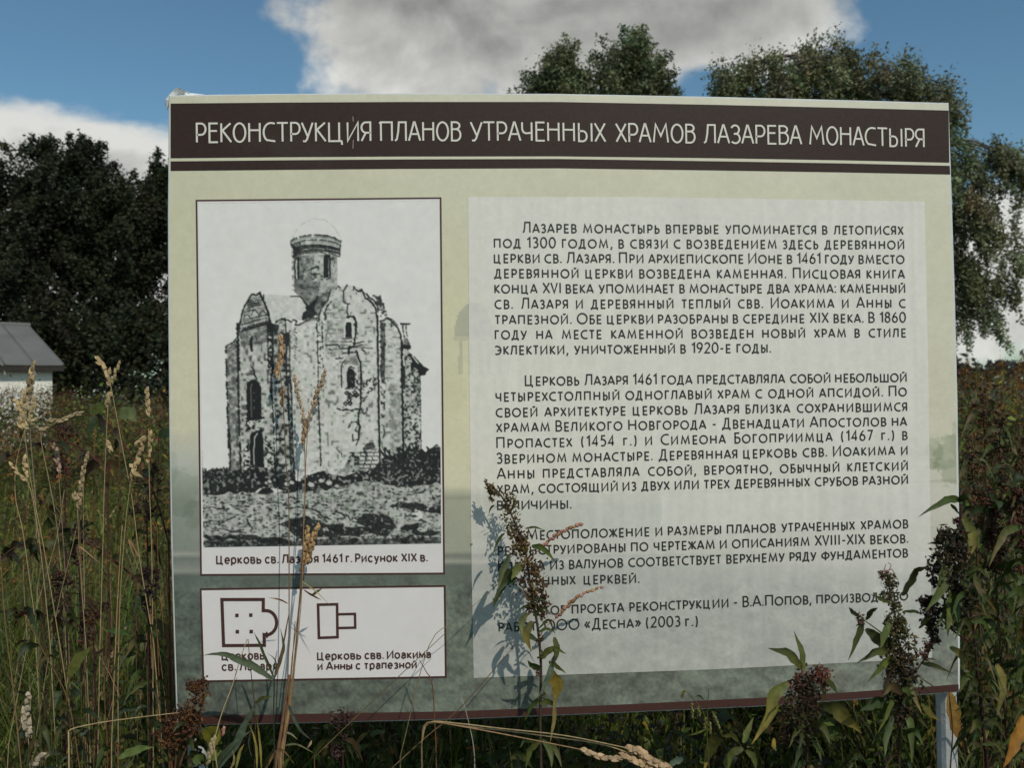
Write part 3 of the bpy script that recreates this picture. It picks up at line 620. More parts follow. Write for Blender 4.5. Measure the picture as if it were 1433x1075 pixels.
def grid_sheet(name, quad, nx, ny, y, colfn, m, top=None, bot=None, left=None, right=None):
    (xa, ya), (xb, yb), (xc, yc), (xd, yd) = quad
    U, V = np.meshgrid(np.linspace(0, 1, nx), np.linspace(0, 1, ny))
    if top:                                                      # Coons-like patch over the measured edges
        xt = xa+(xb-xa)*U; xo = xd+(xc-xd)*U
        yt = np.interp(xt, [p[0] for p in top], [p[1] for p in top]); yo = np.interp(xo, [p[0] for p in bot], [p[1] for p in bot])
        PY = yt*(1-V)+yo*V
        xl = np.interp(PY, [p[1] for p in left], [p[0] for p in left]); xr = np.interp(PY, [p[1] for p in right], [p[0] for p in right])
        PX = xl*(1-U)+xr*U
    else:
        PX = (xa*(1-U)+xb*U)*(1-V)+(xd*(1-U)+xc*U)*V; PY = (ya*(1-U)+yb*U)*(1-V)+(yd*(1-U)+yc*U)*V
    RCt = np.array(RC.transposed()); d = np.stack([(PX-FW/2)/FPX, (PY-FH/2)/FPX, np.ones_like(PX)], -1) @ RCt.T
    t = (0-CAM.y)/d[..., 1]; VV = np.stack([CAM.x+d[..., 0]*t, np.full_like(t, y), CAM.z+d[..., 2]*t], -1).reshape(-1, 3)
    i = np.arange(nx*ny).reshape(ny, nx)
    F = np.stack([i[:-1, :-1], i[1:, :-1], i[1:, 1:], i[:-1, 1:]], -1).reshape(-1, 4)
    return np_mesh(name, VV, F, colfn(PX, PY).reshape(-1, 3), m, sign)
rs = np.random.RandomState(5)
def inn(pts, dx, dy): return [(x+dx, y+dy) for x, y in pts]
grid_sheet('background_print', [(238.5, 135), (1325, 145), (1340, 968), (249, 1014)], 520, 410, -.0006, lambda X, Y: to_albedo(ghost(X, Y, rs)), MT['print'],
           inn(TOP, 0, 2.2), inn(BOT, 0, -2.2), inn(LEFT, 2.6, 0), inn(RIGHT, -3.6, 0))
def veil(X, Y):
    g = ghost(X, Y, rs); w = np.interp(Y, [275, 600, 700, 780, 945], [.80, .75, .64, .60, .60])[..., None]
    st = smooth_noise(rs, *X.shape, 70, 2.5)-.5; return to_albedo(g*(1-w)+np.array([201, 203, 196])*w+(st*7+(smooth_noise(rs, *X.shape, 2, 2)-.5)*5)[..., None])
grid_sheet('text_panel', [(655, 275.5), (1293.5, 281), (1304, 921), (663, 949)], 320, 330, -.0012, veil, MT['print'],
           [(655, 275.5), (900, 275.8), (1294, 282)], [(663, 949), (1000, 937), (1190, 927.5), (1304, 921)],
           [(655, 275.5), (656.5, 500), (660, 800), (663, 949)], [(1293.5, 281), (1299, 540), (1302, 760), (1304, 921)])
# heading bands and foot band
hx = [239, 400, 560, 780, 1000, 1180, 1327]
strip('heading_band', [(x, y) for x, y in zip(hx, (144.8, 143.4, 142.6, 142.6, 146.6, 150.8, 154.6))], [(x+(1 if x > 1300 else 0), y) for x, y in zip(hx, (221.2, 219.6, 218.7, 218.4, 221, 224, 227.4))], -.0012, MT['brown'])
strip('heading_rule', [(x+(1.5 if x > 1300 else 0), y) for x, y in zip(hx, (225.8, 224.2, 223, 222.4, 225.6, 228.6, 232))], [(x+(2.3 if x > 1300 else 0), y) for x, y in zip(hx, (239, 237.4, 236, 235.2, 238.2, 241, 244))], -.0012, MT['brown'])
bx = [249.5, 340, 440, 640, 840, 1060, 1180, 1341]
strip('foot_band', list(zip(bx, (1003, 1001, 999, 995.6, 987.6, 977, 969.5, 958))), [(x, poly_at(BOT, x)-2.0) for x in bx], -.0012, MT['red'])
# the picture card and the plan card
def card(tl, tr, br, bl, name, wd=2.6):
    strip(name+'_border', [tl, tr], [bl, br], -.0012, MT['red'])
    strip(name, [(tl[0]+wd, tl[1]+wd), (tr[0]-wd, tr[1]+wd)], [(bl[0]+wd, bl[1]-wd), (br[0]-wd, br[1]-wd)], -.0018, MT['white'])
card((274, 279.6), (617.8, 276), (622.7, 804), (280.4, 806), 'picture_card')
card((279.8, 823.6), (623.6, 819), (625.2, 949), (283.6, 955), 'plan_card', 2.8)
inkd, _ = church_ink(284, 285, 616, 768)
inkd = inkd*.6+.1*(np.roll(inkd, 1, 0)+np.roll(inkd, -1, 0)+np.roll(inkd, 1, 1)+np.roll(inkd, -1, 1))
IH, IW = inkd.shape
def inkcol(X, Y):
    u = np.linspace(0, IW-1.001, X.shape[1])[None, :].repeat(X.shape[0], 0); v = np.linspace(0, IH-1.001, X.shape[0])[:, None].repeat(X.shape[1], 1)
    d = inkd[v.astype(int), u.astype(int)]
    r3 = np.random.RandomState(8); g = (smooth_noise(r3, *X.shape, 6, 6)-.5)
    pap = np.array([203, 206, 199])+np.array([-3, 1, -4])*np.clip(d*4, 0, 1)[..., None]+g[..., None]*np.array([-9, 4, -7])*np.clip(d*6, 0, 1)[..., None]
    return to_albedo(pap*(1-d[..., None])+np.array([22, 25, 24])*d[..., None])
grid_sheet('church_drawing', [(277.8, 284), (614.3, 281), (617.3, 760.5), (285.2, 766)], IW, IH, -.0024, inkcol, MT['print'])
# plan drawing, lines in board metres
def bline(mb, pts, wpx, y=-.0025):
    V, F = ribbon([B(*p) for p in pts], wpx*.00127); mb.add([(v.x, y, v.y) for v in V], F)
mb = MB()
ax = [(370.9-2, 838.9), (311, 839), (313.4, 903.4), (370.4, 903), (370, 888)]
apse = [(373+14.5*math.cos(math.radians(a)), 871.5+17*math.sin(math.radians(a))) for a in range(90, -91, -12)]
bline(mb, [(370, 888)]+apse[0:1]+apse+[(368.8, 854.5), (368.9, 838.9), (311, 839), (313.4, 903.4), (370.4, 903), (370, 888)], 4.3)
o = mb.build('church_plan', MT['red'], sign)
for x, y in ((332, 861.2), (351.4, 860.8), (332.6, 884), (352, 883.8)):
    mb = MB(); bline(mb, [(x-2.4, y), (x+2.4, y)], 4.8); mb.build('pillar_mark', MT['red'], sign)
mb = MB(); bline(mb, [(445.4, 846.2), (472, 845.6), (472.6, 891.6), (446.6, 892.6), (445.4, 846.2)], 3.6)
bline(mb, [(472, 859.6), (497, 859), (497.4, 878.2), (472.6, 878.8)], 3.3, -.0027)
mb.build('second_church_plan', MT['red'], sign)
# captions in a plain upright hand, both cases
XH = .73
def lc(c):
    x = XH; r = x/2
    bowl = lambda cx, w_: arc(cx, r, w_, r, 90, 450, 18)
    if c == 'о': return .58, [bowl(.29, .29)]
    if c == 'е': return .54, [[(.02, r), (.53, r)]+arc(.275, r, .26, r, 20, 315, 13)]
    if c == 'р': return .52, [[(0, -.27), (0, x)], arc(.26, r, .26, r, 150, -150, 14)]
    if c == 'к': return .46, [[(0, 0), (0, x)], [(.44, x), (.08, r), (.47, 0)]]
    if c == 'в': return .48, [[(0, 0), (0, x), (.28, x)]+arc(.28, .56, .14, .17, 80, -90, 6)+[(.04, .39)], [(.04, 0)]+[(.3, 0)]+arc(.3, .19, .17, .2, -85, 90, 6)]
    if c == 'ь': return .46, [[(0, x), (0, 0), (.28, 0)]+arc(.28, .22, .18, .22, -85, 90, 6)+[(.04, .44)]]
    if c == 'ы': return .66, [[(0, x), (0, 0), (.26, 0)]+arc(.26, .22, .17, .22, -85, 90, 6)+[(.04, .44)], [(.64, 0), (.64, x)]]
    if c == 'с': return .50, [arc(.28, r, .27, r, 42, 318, 13)]
    if c == 'а': return .48, [[(.03, .56)]+arc(.24, .5, .21, .23, 150, 0, 7)+[(.46, 0)], [(.42, .42), (.2, .41)]+arc(.2, .2, .18, .21, 90, 290, 8)+[(.42, .12)]]
    if c == 'з': return .44, [[(.02, .6)]+arc(.21, .54, .19, .19, 130, -80, 8)+[(.16, .38)], [(.2, .36)]+arc(.21, .19, .22, .2, 80, -145, 9)]
    if c == 'я': return .46, [[(.46, 0), (.46, x), (.2, x)]+arc(.2, .52, .18, .21, 100, 260, 7)+[(.42, .31)], [(.2, .3), (0, 0)]]
    if c == 'г': return .34, [[(0, 0), (0, x), (.36, x)]]
    if c == 'и': return .52, [[(0, x), (0, 0), (.5, x), (.5, 0)]]
    if c == 'й': return .52, [[(0, x), (0, 0), (.5, x), (.5, 0)], arc(.26, 1.02, .13, .12, 200, 340, 6)]
    if c == 'н': return .50, [[(0, 0), (0, x)], [(.5, 0), (.5, x)], [(.04, r), (.46, r)]]
    if c == 'п': return .50, [[(0, 0), (0, x), (.5, x), (.5, 0)]]
    if c == 'т': return .48, [[(0, x), (.48, x)], [(.24, x-.06), (.24, 0)]]
    if c == 'м': return .66, [[(0, 0), (.02, x), (.33, .1), (.64, x), (.66, 0)]]
    if c == 'у': return .50, [[(0, x), (.25, .06)], [(.5, x), (.2, -.2), (.04, -.26)]]
    return glyph(c, False)
def caption(text, xl, yl, xr, yr, cap):
    A, Z = B(xl, yl), B(xr, yr); x = 0; st = []; ends = []
    for ch in text:
        if ch == ' ': x += .30; continue
        w_, ss = lc(ch) if ch.islower() else glyph(ch, False)
        st += [[(x+a, b) for a, b in q] for q in ss]; x += w_+(.30 if ch not in '.,' else .24)
    tot = x-.30; k = (Z[0]-A[0])/tot; mb = MB()
    for j, q in enumerate(st):
        V, F = ribbon([(A[0]+a*k, b*cap*.00127) for a, b in q], 2.0*.00127)
        mb.add([(v.x, -.0026-.00002*(j % 9), A[1]+(Z[1]-A[1])*(v.x-A[0])/(Z[0]-A[0])+v.y) for v in V], F)
    o = mb.build('caption_line', MT['red'], sign); o['kind'] = 'stuff'; return o
caption('Церковь св. Лазаря 1461 г. Рисунок XIX в.', 304, 788.6, 597.3, 785, 10.4)
caption('Церковь', 311.6, 923, 370, 922, 9.8)
caption('св. Лазаря', 311.6, 938, 388.5, 936.6, 9.8)
caption('Церковь свв. Иоакима', 445, 922.9, 602.6, 920.2, 9.6)
caption('и Анны с трапезной', 445.6, 937.2, 582.6, 934.4, 9.6)
# heading
HB = [(275, 199.4), (400, 198.2), (520, 197.2), (645, 196.8), (760, 197), (861, 198.5), (985, 200), (1121, 201.8), (1200, 203.4), (1293, 206)]
hbw = [B(*p) for p in HB]
def hbase(x): return poly_at(hbw, x)
for wd, xa, xb in (('РЕКОНСТРУКЦИЯ', 276, 518.7), ('ПЛАНОВ', 533.4, 644.6), ('УТРАЧЕННЫХ', 659, 847), ('ХРАМОВ', 862, 972), ('ЛАЗАРЕВА', 985.4, 1121), ('МОНАСТЫРЯ', 1133, 1292)):
    mb = MB();     set_line(mb, wd, True, B(xa, 198)[0], B(xb, 202)[0], hbase, 25.6*.001268, 2.5*.00127, -.0019)
    mb.build('heading_word', MT['cream'], sign)
# body text, line by line: text, left x, left baseline, right x, right baseline
BODY = [('Лазарев монастырь впервые упоминается в летописях', 732, 325.2, 1263.2, 328.0), ('под 1300 годом, в связи с возведением здесь деревянной', 692, 346.3, 1264, 348.3),
 ('церкви св. Лазаря. При архиепископе Ионе в 1461 году вместо', 692, 367.4, 1264.4, 368.7), ('деревянной церкви возведена каменная. Писцовая книга', 692.4, 388.5, 1265, 389.3),
 ('конца XVI века упоминает в монастыре два храма: каменный', 692.8, 410, 1265.4, 409.4), ('св. Лазаря и деревянный теплый свв. Иоакима и Анны с', 693, 431.7, 1266, 430.2),
 ('трапезной. Обе церкви разобраны в середине XIX века. В 1860', 693, 453.3, 1266.4, 450.8), ('году на месте каменной возведен новый храм в стиле', 693.4, 474.4, 1267, 471.4),
 ('эклектики, уничтоженный в 1920-е годы.', 694, 496, 1078, 493), ('Церковь Лазаря 1461 года представляла собой небольшой', 735.4, 539.4, 1267.4, 533.9),
 ('четырехстолпный одноглавый храм с одной апсидой. По', 694.4, 561.5, 1267.6, 554), ('своей архитектуре церковь Лазаря близка сохранившимся', 694.6, 583.4, 1268, 574.9),
 ('храмам Великого Новгорода - Двенадцати Апостолов на', 695, 604.5, 1268, 595.5), ('Пропастех (1454 §.) и Симеона Богоприимца (1467 §.) в', 695.6, 626.9, 1268.7, 615),
 ('Зверином монастыре. Деревянная церковь свв. Иоакима и', 695.6, 648.5, 1268.7, 636), ('Анны представляла собой, вероятно, обычный клетский', 696, 670, 1269, 657.8),
 ('храм, состоящий из двух или трех деревянных срубов разной', 696.2, 690.9, 1269.2, 676.9), ('величины.', 696.6, 713, 798.8, 711.3),
 ('Местоположение и размеры планов утраченных храмов', 737.6, 755.2, 1269.7, 738.7), ('реконструированы по чертежам и описаниям XVIII-XIX веков.', 697.6, 777.3, 1269.7, 759.3),
 ('Кладка из валунов соответствует верхнему ряду фундаментов', 697.8, 799.4, 1269.4, 779.4), ('утраченных церквей.', 698.2, 820, 894, 815.5),
 ('Автор проекта реконструкции - В.А.Попов, производство', 738.4, 861.2, 1269.4, 839.5), ('работ: ООО «Десна» (2003 §.)', 698.6, 883.8, 975.4, 875.8)]
for tx, xl, yl, xr, yr in BODY:
    A, Z = B(xl, yl), B(xr, yr); mb = MB()
    def base(x, A=A, Z=Z): return A[1]+(Z[1]-A[1])*(x-A[0])/(Z[0]-A[0])
    set_line(mb, tx, False, A[0], Z[0], base, 14.0*.00127, 2.05*.00127, -.0018)
    mb.build('text_line', MT['ink'], sign)['kind'] = 'stuff'
# posts, back rails, bolts and the torn protective film on the corner
def boxm(mb, x0, x1, y0, y1, z0, z1, col=(.5, .5, .5)):
    mb.add([(x0, y0, z0), (x1, y0, z0), (x1, y1, z0), (x0, y1, z0), (x0, y0, z1), (x1, y0, z1), (x1, y1, z1), (x0, y1, z1)],
           [(0, 3, 2, 1), (4, 5, 6, 7), (0, 1, 5, 4), (1, 2, 6, 5), (2, 3, 7, 6), (3, 0, 4, 7)], col)
def post(px, zt):
    x = P(px, 1040, .045).x; mb = MB(); w = .0135; ang = math.radians(-20)
    c, s = math.cos(ang), math.sin(ang)
    prof = []
    for a in range(4):                                            # square tube with rounded corners
        for b in (-30, 0, 30):
            t = math.radians(45+90*a+b); r = w*(1.41-.17*(1-abs(b)/30)) if b == 0 else w*1.33
            u, v = r*math.cos(t), r*math.sin(t); prof.append((x+u*c-v*s, .047+u*s+v*c))
    n = len(prof); mb.add([(a, b, -.3) for a, b in prof]+[(a, b, zt) for a, b in prof], [(i, (i+1) % n, n+(i+1) % n, n+i) for i in range(n)]+[tuple(range(n, 2*n))])
    mb.build('post', MT['metal'], sign)
    return x
ztop = B(800, 150)[1]
for px in (276, 1326):
    x = post(px, ztop)
    for zz in (1.05, 1.9):
        mb = MB(); boxm(mb, x-.02, x+.004, TH+.0005, .03, zz-.02, zz+.02); mb.build('bracket', MT['metal'], sign)
for zz in (1.08, 1.87):
    mb = MB(); boxm(mb, -.62, .62, TH+.0008, TH+.02, zz+.03, zz+.055); mb.build('back_rail', MT['metal'], sign)
mb = MB()
fp = [(236, 133, .0), (241, 127.5, -.004), (247.6, 121.6, .003), (256, 125, -.006), (267, 130, .002), (286, 131.8, -.001), (262, 133.2, -.005), (248, 131, .010), (240, 134.6, -.004)]
v = [tuple(P(a, b, c+.006)) for a, b, c in fp]; vb = [(a[0], a[1]+.004, a[2]-.001) for a in v]; n = len(v)
fs = [(0, 8, 7, 1), (1, 7, 2), (2, 7, 3), (3, 7, 6, 4), (4, 6, 5)]
mb.add(v+vb, fs+[tuple(i+n for i in reversed(f)) for f in fs]+[(i, (i+1) % n, n+(i+1) % n, n+i) for i in range(n)], (.8, .8, .8))
mb.build('torn_film', MT['film'], sign)
mb = MB()
fp = [(236, 133.5, .002), (231.6, 139, .0), (230.6, 145, .012), (233.5, 153, .004), (235.6, 147, .0), (236.4, 140, -.001)]
v = [tuple(P(a, b, c+.004)) for a, b, c in fp]; vb = [(a[0], a[1]+.003, a[2]) for a in v]; n = 6
mb.add(v+vb, [tuple(range(n)), tuple(range(2*n-1, n-1, -1))]+[(i, (i+1) % n, n+(i+1) % n, n+i) for i in range(n)])
mb.build('film_fold', MT['panel'], sign)
for pts in ([(494, 163), (494.5, 170)], [(494.5, 196), (494, 208)]):    # scratches through the brown film
    mb = MB(); V, F = ribbon([B(*p) for p in pts], .0005); mb.add([(a.x, -.00185, a.y) for a in V], F); mb.build('scratch', MT['cream'], sign)
# ---------------------------------------------------------------- ground, barn and trees
def gz(x, y):
    """height of the field"""
    return .05*math.sin(x*.7+1)*math.sin(y*.55)*min(1, max(0, (math.hypot(x, y)-1.2)/3))
def gzn(x, y): return .05*np.sin(x*.7+1)*np.sin(y*.55)*np.clip((np.hypot(x, y)-1.2)/3, 0, 1)
rg = np.random.RandomState(21)
gx = np.concatenate([np.linspace(-1500, -60, 12), np.linspace(-50, 50, 121), np.linspace(60, 1500, 12)])
gy = np.concatenate([np.linspace(-400, -20, 8), np.linspace(-15, 60, 100), np.linspace(70, 1800, 14)])
GX, GY = np.meshgrid(gx, gy)
GZ = gzn(GX, GY)
i = np.arange(GX.size).reshape(GX.shape)
F = np.stack([i[:-1, :-1], i[:-1, 1:], i[1:, 1:], i[1:, :-1]], -1).reshape(-1, 4)
gcol = np.ones((GX.size, 3))*.05
ground = np_mesh('ground', np.stack([GX, GY, GZ], -1).reshape(-1, 3), F, gcol, MT['earth'], smooth=True); ground['kind'] = 'structure'

def tube(mb, pts, r0, r1, n=5, col=(.1, .1, .1), cap=True):
    pts = [Vector(p) for p in pts]; k = len(mb.v); m = len(pts); vs = []
    up = Vector((0, 0, 1))
    for i, p in enumerate(pts):
        d = (pts[min(i+1, m-1)]-pts[max(i-1, 0)]).normalized()
        a = d.cross(Vector((.3, 1, .1))).normalized(); b = d.cross(a)
        r = r0+(r1-r0)*i/(m-1)
        for j in range(n):
            t = 2*math.pi*j/n; vs.append(p+a*(r*math.cos(t))+b*(r*math.sin(t)))
    fs = [(i*n+j, i*n+(j+1) % n, (i+1)*n+(j+1) % n, (i+1)*n+j) for i in range(m-1) for j in range(n)]
    if cap: fs.append(tuple(range((m-1)*n, m*n)))
    mb.add(vs, fs, col)
def curve(pts, k=4):
    """Catmull-Rom through the points"""
    p = [Vector(q) for q in pts]; p = [2*p[0]-p[1]]+p+[2*p[-1]-p[-2]]; out = []
    for i in range(1, len(p)-2):
        for j in range(k):
            t = j/k
            out.append(.5*((2*p[i])+(p[i+1]-p[i-1])*t+(2*p[i-1]-5*p[i]+4*p[i+1]-p[i+2])*t*t+(3*p[i]-p[i-1]-3*p[i+1]+p[i+2])*t**3))
    out.append(p[-2]); return out
# ---- barn
def barn():
    D = 21.5; Y0 = CAM.y+D
    c = P(73, 520, Y0)                                       # front right corner of the walls
    yaw = math.radians(38)
    ux = Vector((math.cos(yaw), math.sin(yaw), 0)); uy = Vector((-math.sin(yaw), math.cos(yaw), 0)); up = Vector((0, 0, 1))
    eave = P(74, 507, Y0).z; ridge = P(36, 458, Y0+2).z; L, Wd = 9.0, 5.2
    base = Vector((c.x, Y0, 0)); root = empty('barn', base, 'low white barn with a grey sheet metal roof beyond the weeds at far left', 'barn')
    def w(a, b, z): return base+ux*(-a)+uy*b+up*z
    mb = MB(); t = .02
    O = [w(0, 0, -.3), w(L, 0, -.3), w(L, Wd, -.3), w(0, Wd, -.3)]; T_ = [w(0, 0, eave), w(L, 0, eave), w(L, Wd, eave), w(0, Wd, eave)]
    gr, gl = w(0, Wd/2, ridge-.06), w(L, Wd/2, ridge-.06)
    mb.add(O+T_+[gr, gl], [(0, 4, 5, 1), (1, 5, 9, 6, 2), (2, 6, 7, 3), (3, 7, 8, 4, 0)]); mb.build('wall', MT['limewash'], root)
    ov = .28; sl = (ridge-eave)/(Wd/2); pw = .62; npan = int((L+.3)/pw)
    rp = []
    for side in (0, 1):
        for i in range(npan):
            a0 = -.18+i*pw; a1 = a0+pw-.02; mb = MB(); vs = []
            for b, zz in ((-ov, eave-ov*sl), (Wd/2, ridge)):
                bb = b if side == 0 else Wd-b
                for a, h in ((a0, .0), (a0+.02, .035), (a0+.045, .0), (a1, .0)):
                    vs.append(w(a, bb, zz+.05+h+rg.uniform(-.004, .004)))
            lo = [v-up*.03 for v in vs]
            fs = [(0, 4, 5, 1), (1, 5, 6, 2), (2, 6, 7, 3)]; n = len(vs)
            mb.add(vs+lo, fs+[tuple(q+n for q in reversed(f)) for f in fs]+[(0, 1, 1+n, n), (1, 2, 2+n, 1+n), (2, 3, 3+n, 2+n), (3, 7, 7+n, 3+n), (4, 4+n, 5+n, 5), (5, 5+n, 6+n, 6), (6, 6+n, 7+n, 7), (0, n, 4+n, 4)])
            mb.build('roof_panel', MT['roof'], root)
    mb = MB(); tube(mb, [w(-.2, Wd/2, ridge+.07), w(L, Wd/2, ridge+.07)], .05, .05, 6); mb.build('ridge_cap', MT['roof'], root)
    for b in (-ov+.04, Wd+ov-.04):
        mb = MB(); z0 = eave-ov*sl-.02
        q = [w(-.18, b-.015, z0-.09), w(L, b-.015, z0-.09), w(L, b+.015, z0-.09), w(-.18, b+.015, z0-.09), w(-.18, b-.015, z0+.04), w(L, b-.015, z0+.04), w(L, b+.015, z0+.04), w(-.18, b+.015, z0+.04)]
        mb.add(q, [(0, 1, 5, 4), (1, 2, 6, 5), (2, 3, 7, 6), (3, 0, 4, 7), (0, 3, 2, 1), (4, 5, 6, 7)]); mb.build('eaves_board', MT['dark'], root)
barn()
# ---- trees
def rvec(rs, n):
    v = rs.normal(size=(n, 3)); return v/np.linalg.norm(v, axis=1, keepdims=True)
def leaf_quads(rs, C, size, cols, flat=.4, droop=0.0):
    """one small folded blade (two triangles) at each point"""
    n = len(C); a = rvec(rs, n); a[:, 2] = a[:, 2]*.7-droop; a /= np.linalg.norm(a, axis=1, keepdims=True)
    b = np.cross(a, rvec(rs, n)); b /= np.linalg.norm(b, axis=1, keepdims=True)+1e-6
    nn = np.cross(a, b)
    s = size*rs.uniform(.6, 1.3, (n, 1))
    V = np.stack([C-a*s*.55, C+b*s*.30+nn*s*.1, C+a*s*.6, C-b*s*.30+nn*s*.1], 1).reshape(-1, 3)
    k = np.arange(n)[:, None]*4
    F = np.concatenate([k+np.array([[0, 1, 2]]), k+np.array([[0, 2, 3]])], 0)
    return V, F, np.repeat(cols, 4, 0)
def tree(name, label, cat, base, lobes, leaf, n_leaf, col, seed, trunk_r=.22, droop=0.0, string=0.0, group=None, clump=.38, forks=None, lean=0):
    """lobes: (centre, radii, clumps). Twig clumps through each lobe carry the leaves; limbs run out to them."""
    rs = np.random.RandomState(seed); base = Vector(base)
    root = empty(name, base, label, cat, group)
    cs = []
    for c, r, k in lobes:
        c = np.array(c); r = np.array(r)
        d = rvec(rs, k); rad = rs.uniform(.25, 1.0, (k, 1))**.45*(1+rs.normal(0, .12, (k, 1)))
        cs.append((c+d*r*rad, d))
    CC = np.concatenate([c for c, d in cs]); DD = np.concatenate([d for c, d in cs])
    per = max(8, n_leaf//len(CC)); pts = []; cl = []
    for c, d in zip(CC, DD):
        m = int(per*rs.uniform(.5, 1.5)); ln = clump*rs.uniform(.6, 1.7)
        ax = d*.7+np.array([0, 0, .75])+rs.normal(0, .35, 3); ax /= np.linalg.norm(ax)
        if string: ax = np.array([d[0]*.45, d[1]*.45, -string])+rs.normal(0, .2, 3); ax /= np.linalg.norm(ax)
        t = rs.uniform(-.6, 1.2, (m, 1)); w = clump*(.30 if string else .42)*(1.15-np.clip(t, 0, 1)*.75)
        p = c+ax*t*ln+rs.normal(size=(m, 3))*w
        if string: p[:, 2] -= np.clip(t[:, 0], 0, 2)**2*ln*.3
        pts.append(p); tone_ = rs.uniform(.72, 1.3)
        hue = rs.normal(0, .10, 3)*[1, .4, .5]
        cl.append(np.clip(np.array(col)*tone_*(1+hue)*rs.uniform(.75, 1.25, (m, 1)), .004, 1))
    V, F, C = leaf_quads(rs, np.concatenate(pts), leaf, np.concatenate(cl), droop=droop)
    o = np_mesh('crown', V-np.array(base), F, C, MT['crown'], root)
    # trunk and limbs
    top = Vector(CC[np.argmax(CC[:, 2])]); mid = Vector(CC.mean(0))
    mb = MB(); axis = curve([base-Vector((0, 0, .3)), base.lerp(Vector((base.x+(mid.x-base.x)*.2, base.y, 0)), 1)+Vector((.05, 0, mid.z*.35)), Vector((mid.x, mid.y, mid.z)), top.lerp(mid, .25)], 5)
    tube(mb, axis, trunk_r, trunk_r*.15, 8); mb.build('trunk', MT['bark'], root, smooth=True)
    mb = MB(); order = rs.permutation(len(CC))[:min(90, len(CC))]
    for q in order:
        e = Vector(CC[q]); j = min(range(2, len(axis)), key=lambda a: abs(axis[a].z-(e.z-.45*(Vector((e.x, e.y))-Vector((mid.x, mid.y))).length*(.8 if not string else -.1))))
        s = axis[j]; mm = s.lerp(e, .55)+Vector((rs.normal(0, .12), rs.normal(0, .12), .12*(e-s).length))
        tube(mb, curve([s, mm, e], 3), trunk_r*.16, .012, 4)
    lb = mb.build('limb', MT['bark'], root); lb['kind'] = 'stuff'
    return root
def PW(px, py, D): return tuple(P(px, py, CAM.y+D))
def lobe(px, py, D, rx, ry, k, rz=None):
    s = D/FPX; return (PW(px, py, D), (rx*s, (rz or rx)*s, ry*s), k)
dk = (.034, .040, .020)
D = 31
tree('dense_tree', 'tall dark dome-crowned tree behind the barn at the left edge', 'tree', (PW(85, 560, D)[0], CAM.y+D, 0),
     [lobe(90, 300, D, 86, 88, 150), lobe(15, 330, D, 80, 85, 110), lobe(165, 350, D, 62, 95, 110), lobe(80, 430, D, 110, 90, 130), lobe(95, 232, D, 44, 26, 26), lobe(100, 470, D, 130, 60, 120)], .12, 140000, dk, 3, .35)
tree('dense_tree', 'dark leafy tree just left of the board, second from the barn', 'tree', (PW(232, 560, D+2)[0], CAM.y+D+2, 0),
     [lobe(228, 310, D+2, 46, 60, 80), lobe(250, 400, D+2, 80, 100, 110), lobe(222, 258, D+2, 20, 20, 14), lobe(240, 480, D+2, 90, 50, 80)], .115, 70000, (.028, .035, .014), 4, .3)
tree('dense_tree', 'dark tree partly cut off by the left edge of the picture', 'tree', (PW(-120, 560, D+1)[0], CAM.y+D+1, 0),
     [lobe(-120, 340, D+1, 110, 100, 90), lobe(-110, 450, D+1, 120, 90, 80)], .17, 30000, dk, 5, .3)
D = 22
tree('round_tree', 'grey green twin-topped tree showing above the middle of the board', 'tree', (PW(850, 560, D)[0], CAM.y+D, 0),
     [lobe(785, 122, D, 28, 40, 40), lobe(880, 106, D, 34, 40, 50), lobe(832, 152, D, 70, 36, 56), lobe(910, 146, D, 24, 36, 26), lobe(850, 290, D, 115, 120, 140), lobe(750, 134, D, 16, 12, 8)], .085, 82000, (.14, .16, .08), 7, .22)
D = 18
tree('drooping_tree', 'wide grey green tree with drooping branches rising behind the right corner of the board', 'tree', (PW(1215, 560, D)[0], CAM.y+D, 0),
     [lobe(1148, 112, D, 52, 58, 60), lobe(1068, 118, D, 56, 36, 42), lobe(1012, 112, D, 16, 12, 6), lobe(1235, 130, D, 66, 46, 48), lobe(1300, 170, D, 48, 54, 34), lobe(1200, 260, D, 130, 90, 90),
      lobe(1390, 222, D, 26, 16, 12), lobe(1345, 270, D, 46, 62, 34), lobe(1355, 345, D, 40, 66, 22), lobe(1425, 250, D, 36, 34, 12), lobe(1366, 420, D, 30, 44, 26), lobe(1420, 370, D, 26, 60, 11)], .070, 105000, (.175, .19, .10), 9, .2, droop=.5, string=.55, clump=.34)
# low hedge under the left trees and the far wood that closes the field
def mass(name, pts_fn, n, size, col, seed, m):
    rs = np.random.RandomState(seed); pts = pts_fn(rs, n)
    c = np.clip(np.array(col)*rs.uniform(.6, 1.45, (n, 1))*(1+rs.normal(0, .12, (n, 3))), .003, 1)
    V, F, C = leaf_quads(rs, pts, size, c); o = np_mesh(name, V, F, C, m); o['kind'] = 'stuff'; return o
def hedge_pts(rs, n):
    x = rs.uniform(-36, 2, n); h = 3.6+.8*np.sin(x*1.1)+.6*np.sin(x*2.7+1); return np.stack([x, 27.5+rs.normal(0, .8, n), rs.uniform(0, 1, n)**.7*h], 1)
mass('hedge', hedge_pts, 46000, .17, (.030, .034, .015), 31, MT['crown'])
def far_pts(rs, n):
    x = rs.uniform(-260, 300, n); h = 7+2.2*np.sin(x*.05)+1.6*np.sin(x*.17+2)+1.2*np.sin(x*.41); return np.stack([x, 190+rs.normal(0, 5, n), rs.uniform(0, 1, n)**.7*h], 1)
mass('distant_wood', far_pts, 26000, 1.5, (.045, .055, .045), 32, MT['crown'])
